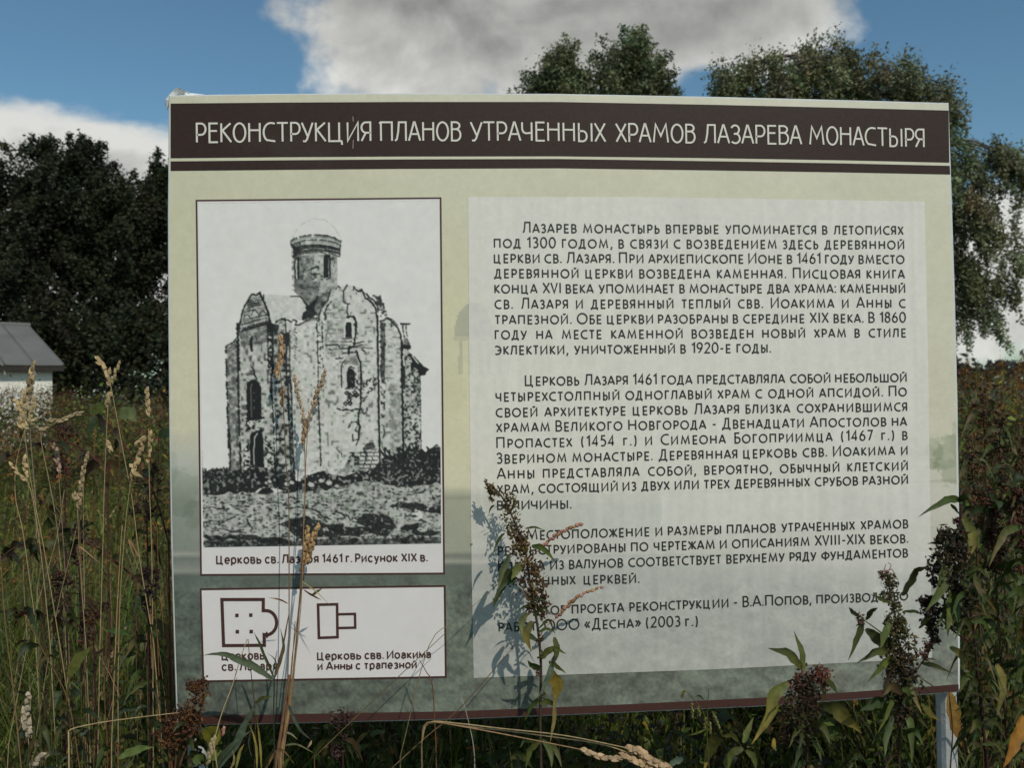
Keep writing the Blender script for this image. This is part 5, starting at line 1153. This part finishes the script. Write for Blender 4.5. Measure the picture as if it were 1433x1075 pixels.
# -- yellow-green round-leaved plant and reddish dock at the left foot
p = Plant('round_leaf_plant', 'low plant with one yellow-green round leaf under the left board corner', 'weed', (300, 1075), -.05)
p.stem([(298, 1074), (297, 1050), (290, 1025)], 1.2, .8, OLV)
for pts, w, c in (([(286, 1040), (298, 1030), (310, 1042)], 30, (.20, .19, .03)), ([(290, 1052), (302, 1056), (310, 1068)], 20, YGR), ([(272, 1070), (280, 1062), (290, 1066)], 14, GRN)): p.leaf(pts, w, c, None, tw=.1, fold=.08)
p = Plant('dock_plant', 'rust brown seeding dock at the lower left corner of the board', 'weed', (255, 1078), -.10)
for q, w, n in (([(250, 1076), (262, 1040), (268, 1000), (276, 965)], 26, 230), ([(245, 1076), (248, 1045), (252, 1010)], 34, 200), ([(240, 1070), (236, 1045), (232, 1025)], 22, 90)):
    p.stem(q, 1.8, .9, (.12, .05, .03)); p.buds(q[1:]+[(q[-1][0], q[-1][1]-8)], w, n, 5.5, ((.10, .04, .02), (.13, .06, .022), (.07, .03, .015)))
p.rand_leaves([(255, 1078), (258, 1040), (262, 1010)], 7, 18, 34, 6, 10, [DGR, OLV, BUD])
p = Plant('leafy_weed', 'bushy green weed hiding the left post under the board', 'weed', (276, 1085), -.03)
p.stem([(277, 1080), (276, 1050), (275, 1024)], 1.4, .8, OLV); p.rand_leaves([(278, 1095), (276, 1050), (275, 1018)], 22, 12, 26, 7, 13, [GRN, OLV, YGR, DGR, GRN])
# -- straws leaning across the lower board
def straw(label, pts, r, col, Y0, Y1, head=None, group=None, leaf=None):
    p = Plant('grass_stalk', label, 'grass stalk', pts[0], Y0, group); p.stem(pts, r, r*.5, col, Y0, Y1)
    if head: p.head(head[0], head[1], head[2], head[3], head[4], head[5], .45, Y1)
    if leaf: p.leaf(leaf[0], leaf[1], leaf[2], None, Y0)
straw('olive straw leaning right across the lower right of the plan card', [(440, 1060), (490, 1012), (555, 950), (625, 885)], .9, (.13, .10, .04), -.10, -.07)
straw('brown straw leaning up from the board foot towards the middle weed', [(548, 1076), (594, 1034), (645, 990), (722, 902)], 1.1, (.15, .09, .045), -.12, -.07)
straw('long thin straw touching the left leaves of the middle weed', [(560, 1060), (600, 905), (640, 868), (697, 818)], .7, (.22, .17, .09), -.09, -.06)
straw('short pale upright straw below the middle of the board', [(664, 1058), (661, 1035), (653, 1000), (646, 976)], .9, (.3, .27, .22), -.10, -.09)
straw('short rust straw on the bottom right corner of the plan card', [(610, 1040), (605, 960), (596, 940), (587, 924)], 1.0, (.16, .07, .03), -.09, -.07)
p = Plant('bent_grass', 'bundle of pale straws bent flat to the right under the board, with fat seed heads', 'grass stalk', (585, 1050), -.16)
for q, c in (([(600, 1012), (640, 1013), (700, 1020), (790, 1030), (880, 1048)], STR), ([(600, 1013), (660, 1018), (760, 1030), (840, 1042), (885, 1056)], STR), ([(598, 1012), (650, 1018), (740, 1035), (815, 1050)], HAY)):
    p.stem([(590, 1040)]+q, 1.1, .8, c, -.16, -.2)
p.head([(815, 1050), (835, 1058), (858, 1062), (872, 1060)], 7, 14, (.45, .32, .19), 13, 6, .25, -.2); p.head([(878, 1048), (895, 1052), (905, 1062), (925, 1070), (942, 1080)], 12, 26, (.45, .31, .18), 13, 7, .3, -.2); p.head([(868, 1056), (890, 1066), (912, 1078)], 8, 14, (.42, .29, .16), 12, 6, .3, -.2)
straw('pale straw lying almost level beside the left foot of the board', [(96, 1030), (100, 1021), (140, 1012), (190, 1005), (250, 998)], 1.1, STR, -.15, -.12)
# -- leafy weed, centre right
p = Plant('nettle_like_weed', 'short dark weed with rusty flower tuft and two upright leaves at the board foot', 'weed', (1128, 1078), -.44)
main = [(1130, 1075), (1129, 1020), (1130, 975), (1128, 940)]; p.stem(main, 2.0, 1.0, (.05, .035, .02))
p.buds([(1112, 1035), (1120, 1000), (1125, 975), (1130, 950)], 46, 420, 6.5, ((.055, .030, .018), (.04, .026, .016), (.075, .042, .022), (.05, .05, .02))); p.buds([(1110, 960), (1130, 945), (1150, 942), (1158, 962)], 26, 150, 6, ((.16, .06, .04), (.13, .05, .03)), part='flower_tuft')
for pts, w, c, c2 in (([(1124, 940), (1121, 912), (1111, 884)], 11, YGR, DGR), ([(1122, 936), (1102, 914), (1075, 908)], 13, OLV, DGR), ([(1102, 956), (1083, 972), (1074, 1006), (1051, 1042)], 17, YGR, YLW), ([(1146, 988), (1166, 990), (1184, 1008), (1206, 1026)], 22, (.05, .07, .02), YLW), ([(1154, 948), (1164, 960), (1172, 972)], 8, OLV, DGR), ([(1148, 955), (1153, 970), (1150, 985)], 8, OLV, None),
                      ([(1040, 1040), (1046, 1022), (1055, 1004)], 8, YGR, OLV), ([(1013, 1030), (1026, 1030), (1038, 1046)], 8, OLV, OLV), ([(1040, 1048), (1024, 1054), (1018, 1080)], 10, OLV, YGR), ([(1044, 1050), (1054, 1060), (1058, 1080)], 9, OLV, GRN), ([(1092, 988), (1086, 990), (1088, 998)], 7, YLW, YLW), ([(1084, 1034), (1082, 1044), (1086, 1052)], 9, YLW, OLV)):
    p.leaf(pts, w, c, c2)
p.rand_leaves([(1130, 1078), (1130, 1030), (1130, 990)], 9, 26, 46, 8, 13, [DGR, GRN, DGR, OLV])
# -- thin sprig below the board between the two
p = Plant('seeding_sprig', 'thin yellow-green sprig with hanging catkins below the board', 'weed', (992, 1078), -.08)
p.stem([(992, 1075), (990, 1040), (990, 1000), (992, 965)], 1.0, .6, OLV); p.stem([(990, 1012), (980, 990), (960, 968)], .8, .5, OLV, ground=False, part='branch')
for a, b in (((968, 985), (969, 1005)), ((976, 990), (979, 1002)), ((987, 1005), (986, 1020)), ((998, 1000), (1004, 1012)), ((993, 1012), (994, 1028)), ((958, 966), (954, 976)), ((1000, 1003), (1007, 1020))): p.head([a, b], 4, 7, (.16, .15, .05), 5, 3, .3, part='catkin')
for pts, w, c in (([(990, 1020), (975, 1026), (962, 1030)], 4, YGR), ([(956, 1062), (944, 1066), (928, 1080)], 9, GRY), ([(985, 980), (978, 974), (972, 977)], 2.5, DGR)): p.leaf(pts, w, c)
# -- willowherb-like plant, right part of the board
p = Plant('willowherb', 'dark withered willowherb with pink wisps at the tip, before the lower right of the text', 'weed', (1256, 1078), -.47)
main = [(1258, 1075), (1260, 1000), (1262, 950), (1258, 900), (1250, 850), (1243, 815), (1240, 798)]; p.stem(main, 2.2, 1.0, (.05, .035, .02), -.47, -.45)
p.buds([(1264, 1010), (1264, 960), (1260, 920), (1254, 870)], 44, 600, 7, ((.065, .060, .022), (.040, .030, .016), (.10, .07, .03), (.075, .045, .022), (.06, .07, .02))); p.buds([(1256, 880), (1250, 850), (1244, 820), (1240, 806)], 27, 200, 5.5, ((.09, .08, .028), (.07, .045, .022)))
p.buds([(1285, 925), (1300, 915), (1305, 905)], 16, 60, 6, ((.12, .05, .03), (.15, .07, .045))); p.buds([(1203, 872), (1198, 862)], 15, 46, 5.5, ((.15, .08, .06), (.07, .05, .03)))
for q in ([(1240, 806), (1238, 797), (1240, 790)], [(1240, 802), (1234, 800), (1229, 804)], [(1241, 800), (1248, 797), (1251, 803)], [(1242, 806), (1250, 806), (1256, 810)], [(1240, 808), (1234, 810), (1228, 809)], [(1242, 802), (1247, 792), (1243, 788)]): p.stem(q, .7, .5, (.3, .12, .12), ground=False, n=4, part='flower_wisp')
p.stem([(1252, 905), (1232, 885), (1206, 866)], 1.3, .8, OLV, ground=False, part='branch'); p.stem([(1262, 965), (1285, 935), (1302, 910)], 1.3, .8, PUR, ground=False, part='branch'); p.stem([(1274, 935), (1290, 950), (1312, 965)], 1, .7, BUD, ground=False, part='branch')
for pts, w, c, c2 in (([(1262, 834), (1274, 812), (1282, 798), (1302, 793)], 15, (.045, .05, .022), OLV), ([(1248, 846), (1232, 838), (1217, 832)], 5, OLV, DGR), ([(1207, 868), (1200, 890), (1187, 925)], 11, DGR, OLV), ([(1212, 868), (1219, 855), (1229, 851)], 8, DGR, OLV), ([(1200, 862), (1192, 856), (1188, 850)], 6, DGR, None),
                      ([(1246, 868), (1236, 890), (1232, 908)], 11, GRN, OLV), ([(1212, 880), (1232, 898), (1256, 912)], 15, (.05, .06, .025), DGR), ([(1246, 914), (1226, 912), (1200, 928)], 13, OLV, DGR), ([(1248, 918), (1234, 930), (1214, 956)], 15, YGR, GRN), ([(1288, 928), (1308, 932), (1335, 944)], 7, DGR, OLV), ([(1264, 856), (1280, 856), (1292, 861)], 5, DGR, DGR),
                      ([(1250, 962), (1244, 990), (1228, 1028)], 12, GRN, YGR), ([(1268, 944), (1278, 972), (1290, 1000)], 8, DGR, YLW), ([(1266, 992), (1274, 1020), (1276, 1076)], 9, GRN, OLV), ([(1240, 980), (1222, 984), (1204, 996)], 14, DGR, DGR), ([(1250, 1000), (1240, 1030), (1238, 1060)], 10, DGR, GRN), ([(1290, 985), (1300, 998), (1316, 1010)], 9, OLV, YLW), ([(1256, 925), (1240, 955), (1238, 985)], 12, PUR, DGR), ([(1286, 880), (1296, 868), (1308, 862)], 7, DGR, OLV)):
    p.leaf(pts, w, c, c2)
p.rand_leaves([(1262, 1078), (1262, 1020), (1262, 960)], 12, 26, 50, 7, 12, [DGR, OLV, DGR, BUD, GRN])
# -- the big plant over the right edge of the board
p = Plant('tall_weed', 'tall dark leafy weed with purple-brown seed masses overlapping the right edge of the board', 'weed', (1385, 1080), -.46)
main = [(1382, 1075), (1372, 980), (1362, 880), (1350, 790), (1345, 740), (1345, 705)]; p.stem(main, 2.4, 1.2, PUR, -.46, -.44)
p.buds([(1338, 880), (1336, 820), (1330, 775), (1334, 745)], 44, 620, 7.5, ((.048, .028, .018), (.065, .038, .022), (.034, .024, .016), (.05, .05, .02))); p.buds([(1338, 770), (1342, 745), (1338, 728)], 16, 90, 6.5, ((.13, .045, .04), (.07, .03, .025)), part='flower_tuft')
p.buds([(1300, 880), (1304, 855), (1296, 838)], 22, 170, 6.5, ((.025, .018, .014), (.04, .022, .018))); p.buds([(1300, 820), (1308, 800), (1312, 790)], 18, 90, 6.5, ((.025, .018, .014),)); p.buds([(1300, 905), (1308, 890), (1310, 880)], 18, 90, 6.5, ((.05, .03, .02),))
p.stem([(1358, 900), (1330, 880), (1300, 850)], 1.6, 1, PUR, ground=False, part='branch'); p.stem([(1352, 850), (1328, 820), (1308, 800)], 1.4, 1, PUR, ground=False, part='branch')
for pts, w, c, c2 in (([(1346, 702), (1332, 698), (1312, 706), (1285, 724)], 11, GRN, DGR), ([(1340, 702), (1352, 694), (1360, 700)], 12, DGR, OLV), ([(1330, 706), (1336, 712), (1344, 722)], 5, DGR, DGR), ([(1322, 762), (1310, 760), (1297, 761)], 5, DGR, None), ([(1318, 778), (1308, 792), (1304, 812)], 9, OLV, DGR),
                      ([(1328, 774), (1322, 800), (1312, 832), (1294, 856)], 17, (.07, .08, .02), GRN), ([(1334, 820), (1328, 852), (1326, 892)], 18, GRN, YGR), ([(1348, 726), (1360, 752), (1352, 790)], 13, YGR, YLW), ([(1345, 822), (1338, 850), (1342, 880)], 13, DGR, GRN), ([(1322, 838), (1318, 862), (1308, 880)], 9, OLV, GRN),
                      ([(1340, 790), (1350, 820), (1346, 850)], 15, DGR, OLV), ([(1318, 862), (1334, 870), (1346, 892)], 9, OLV, DGR), ([(1330, 905), (1342, 915), (1350, 936)], 10, DGR, YLW)):
    p.leaf(pts, w, c, c2)
p.rand_leaves([(1376, 1060), (1366, 950), (1358, 860), (1352, 790)], 40, 26, 62, 6, 13, [DGR, GRN, OLV, OLV, (.10, .06, .025)], side=1)
p.rand_leaves([(1376, 1060), (1368, 960)], 10, 26, 46, 8, 13, [DGR, GRN, OLV], side=-1)
p = Plant('tall_weed', 'green and rust leafy weed at the right border, behind the dark seeded one', 'weed', (1415, 1080), .05)
main = [(1412, 1070), (1404, 960), (1396, 850), (1390, 760), (1384, 690)]; p.stem(main, 3, 1.2, BUD)
p.rand_leaves(main, 58, 26, 60, 6, 13, [DGR, GRN, OLV, (.15, .09, .03), BUD, GRN, GRN]); p.buds([(1394, 800), (1388, 740), (1383, 690)], 34, 300, 7, ((.09, .04, .025), (.06, .035, .02), (.12, .05, .03)))
p = Plant('tall_weed', 'reddish leafy weed cut by the right border of the picture', 'weed', (1450, 1080), -.02)
main = [(1448, 1070), (1442, 940), (1436, 820), (1430, 740), (1426, 680)]; p.stem(main, 3, 1.2, BUD)
p.rand_leaves(main, 56, 26, 60, 6, 12, [DGR, BUD, OLV, (.17, .09, .03), (.10, .045, .02), GRN, GRN]); p.buds([(1434, 800), (1430, 740), (1426, 685)], 30, 240, 7, ((.13, .045, .025), (.08, .035, .02)))
for nm, lab, x, Y, top, cols in (('tall_weed', 'slender brown-tipped weed close behind the right edge of the board', 1362, .16, 610, [DGR, OLV, GRN, BUD]), ('tall_weed', 'greenish weed with a bent tip rising against the field right of the board', 1400, .4, 575, [DGR, GRN, OLV]), ('tall_weed', 'thin rusty weed behind the board, highest by the hanging tree branch', 1378, .75, 545, [BUD, (.14, .08, .03), DGR, GRN]), ('tall_weed', 'dark leaning weed at right, half hidden behind the reddish one', 1432, .3, 610, [DGR, GRN, BUD])):
    p = Plant(nm, lab, 'weed', (x+18, 1080), Y); main = [(x+18, 1060), (x+10, 900), (x+4, 740), (x, top+60), (x-2, top)]; p.stem(main, 2.4, 1, BUD)
    p.rand_leaves(main, 34, 24, 50, 5, 10, cols, t1=.92); p.buds([(x+3, top+110), (x, top+55), (x-2, top)], 20, 150, 5.5, ((.11, .055, .03), (.08, .05, .022), (.14, .07, .03)))
for lab, root, pts, w, c, c2, Y in (('large orange dead leaf hanging beside the right post', (1330, 1078), [(1328, 970), (1334, 1008), (1346, 1046)], 22, (.28, .17, .04), (.20, .09, .025), -.13), ('bright orange dead leaf in the lower right corner', (1405, 1080), [(1432, 1002), (1420, 1034), (1404, 1076)], 26, (.31, .15, .025), (.26, .11, .02), -.2), ('small yellow crumpled leaf low on the right', (1376, 1078), [(1366, 1022), (1376, 1028), (1384, 1022)], 14, YLW, OLV, -.12), ('yellowing drooping leaf in the weeds right of the post', (1400, 1078), [(1394, 930), (1402, 960), (1394, 1010)], 14, (.22, .17, .04), OLV, -.1)):
    p = Plant('dead_leaf_stalk', lab, 'leaf', root, Y); p.stem([(root[0], 1074), ((root[0]+pts[0][0])/2+4, (1074+pts[0][1])/2), (pts[0][0], pts[0][1]-1)], 1.2, .8, BUD); p.leaf(pts, w, c, c2, tw=.15)
# -- seed-headed grasses left of the board
LG = [  # label, stem points from the foot up, radius, Y, heads: (points, width, count, spikelet length, width)
 ('tall straw with a branching tuft of pale husks, leftmost before the barn', [(96, 980), (80, 880), (60, 760), (46, 690), (36, 620), (34, 575), (42, 530)], 1.0, -.05, [([(33, 590), (33, 565), (40, 540), (47, 505)], 12, 16, 13, 4.6), ([(36, 600), (28, 575), (20, 558)], 5, 6, 12, 4.5), ([(37, 598), (44, 575), (48, 556)], 6, 7, 12, 4.5), ([(30, 598), (26, 585)], 4, 3, 11, 4.5)], STR),
 ('arching straw crossing the tufted one at far left', [(48, 860), (32, 745), (22, 700), (22, 655), (32, 610), (44, 588)], .9, -.05, [([(40, 592), (52, 585)], 3, 3, 9, 3)], STR),
 ('straw with a level pale panicle pointing right, left of the board', [(90, 860), (80, 740), (68, 670), (58, 620), (60, 600), (80, 592)], .9, .05, [([(80, 592), (96, 585), (114, 578)], 6, 11, 12, 4), ([(56, 602), (66, 600)], 4, 4, 10, 3.6), ([(68, 590), (78, 588)], 4, 4, 10, 3.6)], (.36, .28, .16)),
 ('short straw with a two-way husk cluster at far left', [(70, 900), (58, 780), (46, 700), (38, 672)], .9, -.08, [([(38, 674), (35, 655), (34, 638)], 6, 8, 10, 4), ([(36, 672), (25, 662), (14, 648)], 5, 7, 10, 3.6)], STR),
 ('straw with a feathery upright spike, in the grass below the barn corner', [(120, 900), (112, 790), (108, 700)], 1.2, -.05, [([(110, 712), (114, 670), (124, 632)], 6, 20, 9, 3.6), ([(106, 700), (104, 690)], 8, 8, 9, 3.4)], (.35, .26, .15)),
 ('tall leaning straw with a husk head bent left, highest of the stalks by the board', [(215, 900), (195, 780), (185, 700), (170, 620), (156, 545), (150, 528)], 1.0, -.03, [([(154, 540), (148, 518), (134, 500)], 7, 11, 12, 4.8)], STR),
 ('straw with a slim head crossing its taller neighbour', [(140, 900), (144, 760), (146, 680), (151, 570), (156, 542)], 1.0, -.03, [([(157, 536), (162, 520), (168, 506)], 4, 7, 10, 3.2), ([(150, 566), (153, 550)], 6, 5, 12, 5), ([(150, 618), (155, 632)], 6, 5, 11, 4)], STR),
 ('straw with a narrow pale head nearest the left edge of the board', [(214, 900), (212, 760), (209, 680), (208, 600)], .9, -.02, [([(208, 580), (206, 562), (205, 544)], 6, 10, 11, 4), ([(207, 650), (210, 620), (210, 604)], 6, 8, 10, 3.6)], STR),
 ('straw with curled husks left of the board at mid height', [(165, 960), (168, 840), (176, 730), (184, 670), (192, 635)], 1.0, -.06, [([(184, 668), (192, 644), (202, 612)], 6, 10, 12, 4.4), ([(182, 650), (190, 664), (196, 666)], 5, 5, 12, 5), ([(190, 622), (202, 612)], 4, 4, 10, 4)], STR),
 ('bright straight straw running the height of the left grass', [(156, 1045), (160, 940), (164, 850), (168, 780), (171, 735)], 1.2, -.14, [], (.48, .34, .16)),
 ('bowed tan straw at the left border', [(30, 1078), (18, 960), (8, 880), (2, 800), (-2, 740)], 1.4, -.14, [], (.26, .17, .08)),
 ('tan straw leaning left low in the grass', [(112, 1078), (95, 980), (62, 915), (34, 860)], 1.2, -.12, [], (.22, .12, .06)),
 ('short straw with white fluffy husks at the lower left', [(42, 1076), (40, 1040), (38, 1010)], 1.1, -.12, [([(42, 1030), (36, 1002), (40, 970)], 13, 14, 11, 6)], (.38, .31, .22)),
 ('short straw with pale husk at the very bottom left', [(40, 1079), (48, 1070), (56, 1060)], 1.1, -.15, [([(48, 1072), (55, 1062), (62, 1056)], 8, 8, 10, 5)], (.38, .31, .22)),
 ('slim straw with a pinkish husk behind the left grasses', [(95, 860), (86, 720), (82, 660)], .8, .12, [([(84, 660), (80, 640), (75, 620)], 7, 10, 10, 4)], (.32, .22, .16)),
 ('faint grey-tan plume against the barn wall', [(50, 700), (42, 600), (44, 545)], 1.1, .3, [([(42, 560), (44, 535), (46, 508)], 9, 26, 8, 3.4)], (.28, .22, .15)),
]
for lab, pts, r, Y, heads, col in LG:
    p = Plant('grass_stalk', lab, 'grass stalk', (pts[0][0]+(pts[0][0]-pts[1][0])*2.2+rp.uniform(-10, 10), 1250), Y); p.stem(pts, r*.72, .5, tuple(v*.85 for v in col), Y, Y, n=5)
    for h in heads: p.head(h[0], h[1], h[2], col, h[3], h[4], .45, Y)
    if rp.random() < .5: q = pts[1]; p.leaf([q, (q[0]+rp.uniform(-20, 20), q[1]-25), (q[0]+rp.uniform(-45, 45), q[1]+rp.uniform(-20, 30))], 3, rp.choice([OLV, HAY, GRN]))
for i in range(24):                                              # plain stalks nothing tells apart
    edge = i < 12; x = rp.uniform(206, 234) if edge else rp.uniform(-10, 225); y = rp.uniform(690, 860) if edge else rp.uniform(660, 930); Y = rp.uniform(.06, .3) if edge else rp.uniform(-.1, .45)
    dx = rp.uniform(-4, 22) if edge else rp.uniform(-95, 110); col = rp.choice([(.30, .14, .06), (.34, .18, .08), (.24, .12, .06)]) if edge else rp.choice([STR, HAY, (.22, .14, .07), (.18, .13, .07), (.3, .24, .14)])
    lab, g = ('thin rust-tan straw in the bunch against the left edge of the board', 'rust straws beside the left board edge') if edge else ('plain thin dry straw among the grass left of the board', 'plain dry straws left of the board')
    p = Plant('grass_stalk', lab, 'grass stalk', (x+dx*1.5, 1250), Y, g); p.stem([(x+dx, 1040), (x+dx*.6, lerp(y, 1040, .55)), (x+dx*.15, lerp(y, 1040, .2)), (x, y)], rp.uniform(.5, .85), .4, col, Y, Y, n=4)
    if rp.random() < .35 and not edge: p.head([(x+dx*.1, y+14), (x, y), (x-3, y-14)], 5, 8, col, 9, 3.2, .4, Y)
# -- broad leaves and dark seed clusters in the grass at left
for lab, pts, w, c, Y in (('round yellow-green leaf on a stalk, left of the board below the tree', [(133, 600), (136, 578), (148, 564)], 19, (.14, .17, .045), .5), ('pale green lobed leaf beside the board, right of the yellow-green one', [(168, 585), (180, 578), (192, 590)], 20, (.15, .18, .07), .5), ('green leaf half hidden by the left board edge', [(222, 612), (232, 606), (240, 612)], 14, (.12, .15, .05), .4), ('long olive leaf curving up low in the left grass', [(96, 950), (108, 925), (128, 905)], 15, (.12, .13, .03), -.08), ('light green blade near the bottom left', [(165, 1062), (190, 1050), (214, 1046)], 11, (.14, .19, .05), -.14), ('small green leaf low beside the board edge', [(150, 882), (166, 884), (182, 890)], 9, (.07, .12, .03), -.05)):
    p = Plant('broad_leaf_plant', lab, 'leaf', (pts[0][0], 1080), Y); p.stem([(pts[0][0], 1040), (pts[0][0]-4, (1040+pts[0][1])/2), pts[0]], 1, .7, (.16, .07, .03)); p.leaf(pts, w, c, None, tw=.1, fold=.1, blunt=.9)
for lab, cx, cy, top, Y, cols in (('dark brown seed cluster weed in the middle of the left grass', 85, 830, 815, .05, ((.05, .022, .016), (.07, .035, .02))), ('purple-black seed cluster beside the left edge of the board', 205, 830, 812, -.02, ((.022, .014, .014), (.04, .022, .02))), ('rusty seeding weed low in the left grass', 130, 875, 862, .0, ((.09, .035, .02), (.06, .03, .02))), ('dark bramble tuft at mid left', 110, 760, 745, .3, ((.05, .02, .02), (.03, .025, .015))), ('brown and green bramble tuft beside the board, below the pale leaf', 205, 700, 670, .5, ((.06, .03, .02), (.04, .04, .02))), ('rust red tuft in the grass under the barn', 90, 640, 610, .9, ((.12, .04, .025), (.05, .03, .02))), ('brown-purple weed tuft below the middle of the board', 475, 1035, 1012, -.06, ((.06, .03, .028), (.09, .05, .035)))):
    p = Plant('seeding_weed', lab, 'weed', (cx+rp.uniform(-10, 10), 1080), Y); p.stem([(cx+5, 1050), (cx+3, (cy+1050)/2), (cx, cy)], 1.8, .9, PUR)
    p.buds([(cx-6, cy+26), (cx, cy+8), (cx+2, top), (cx+6, top-14)], 30, 120, 5.5, cols); p.rand_leaves([(cx+4, 1040), (cx, cy)], 7, 26, 46, 7, 12, [DGR, OLV, BUD, GRN])
# -- leafy undergrowth right under the board
for i in range(26):
    x = rp.uniform(270, 1310); Y = rp.uniform(.1, .55); y = rp.uniform(1030, 1066); p = Plant('leafy_weed', 'small leafy weed in the shade under the board', 'weed', (x, 1085), Y, 'small weeds in the shade under the board')
    p.stem([(x+4, 1080), (x+2, (y+1080)/2), (x, y)], 1.2, .8, OLV); p.rand_leaves([(x+4, 1100), (x, y)], 8, 18, 36, 6, 11, [DGR, GRN, OLV, DGR, GRN])

# -- dark arching bramble canes in the grass at left
for lab, pts, Y, c in (('dark red cane arching down to the board edge under the pale leaf', [(120, 580), (150, 590), (185, 640), (215, 690), (236, 760)], .35, (.11, .035, .022)), ('dark cane lying almost level low in the left grass', [(-6, 856), (40, 856), (80, 866), (120, 880)], -.02, (.04, .022, .018)),
                       ('thin brown cane slanting through the middle of the left grass', [(58, 700), (90, 740), (140, 770), (190, 810)], .15, (.09, .04, .025)), ('brown cane bending over beside the left border', [(-5, 790), (15, 770), (42, 760), (60, 775)], .1, (.07, .04, .025)), ('dark bramble cane behind the husks, below the barn', [(10, 640), (60, 618), (110, 625), (150, 660)], .5, (.07, .03, .02))):
    p = Plant('bramble_cane', lab, 'bramble', (pts[-1][0]+6, 1200), Y); p.stem(pts[::-1], 1.7, .9, c); p.rand_leaves(pts, 12, 16, 34, 7, 13, [DGR, BUD, OLV, (.10, .035, .02), (.06, .035, .03)])
for i in range(22):
    x = rp.uniform(-5, 228); y = rp.uniform(880, 1040); Y = rp.uniform(-.12, .12); p = Plant('leafy_weed', 'low leafy weed in the lower left grass', 'weed', (x, 1200), Y, 'low leafy weeds in the lower left grass')
    p.stem([(x+4, 1150), (x+2, (y+1150)/2), (x, y)], 1.0, .6, OLV); p.rand_leaves([(x+4, 1120), (x, y)], 7, 24, 50, 4, 9, [DGR, GRN, OLV, (.10, .08, .03), GRY, YGR])
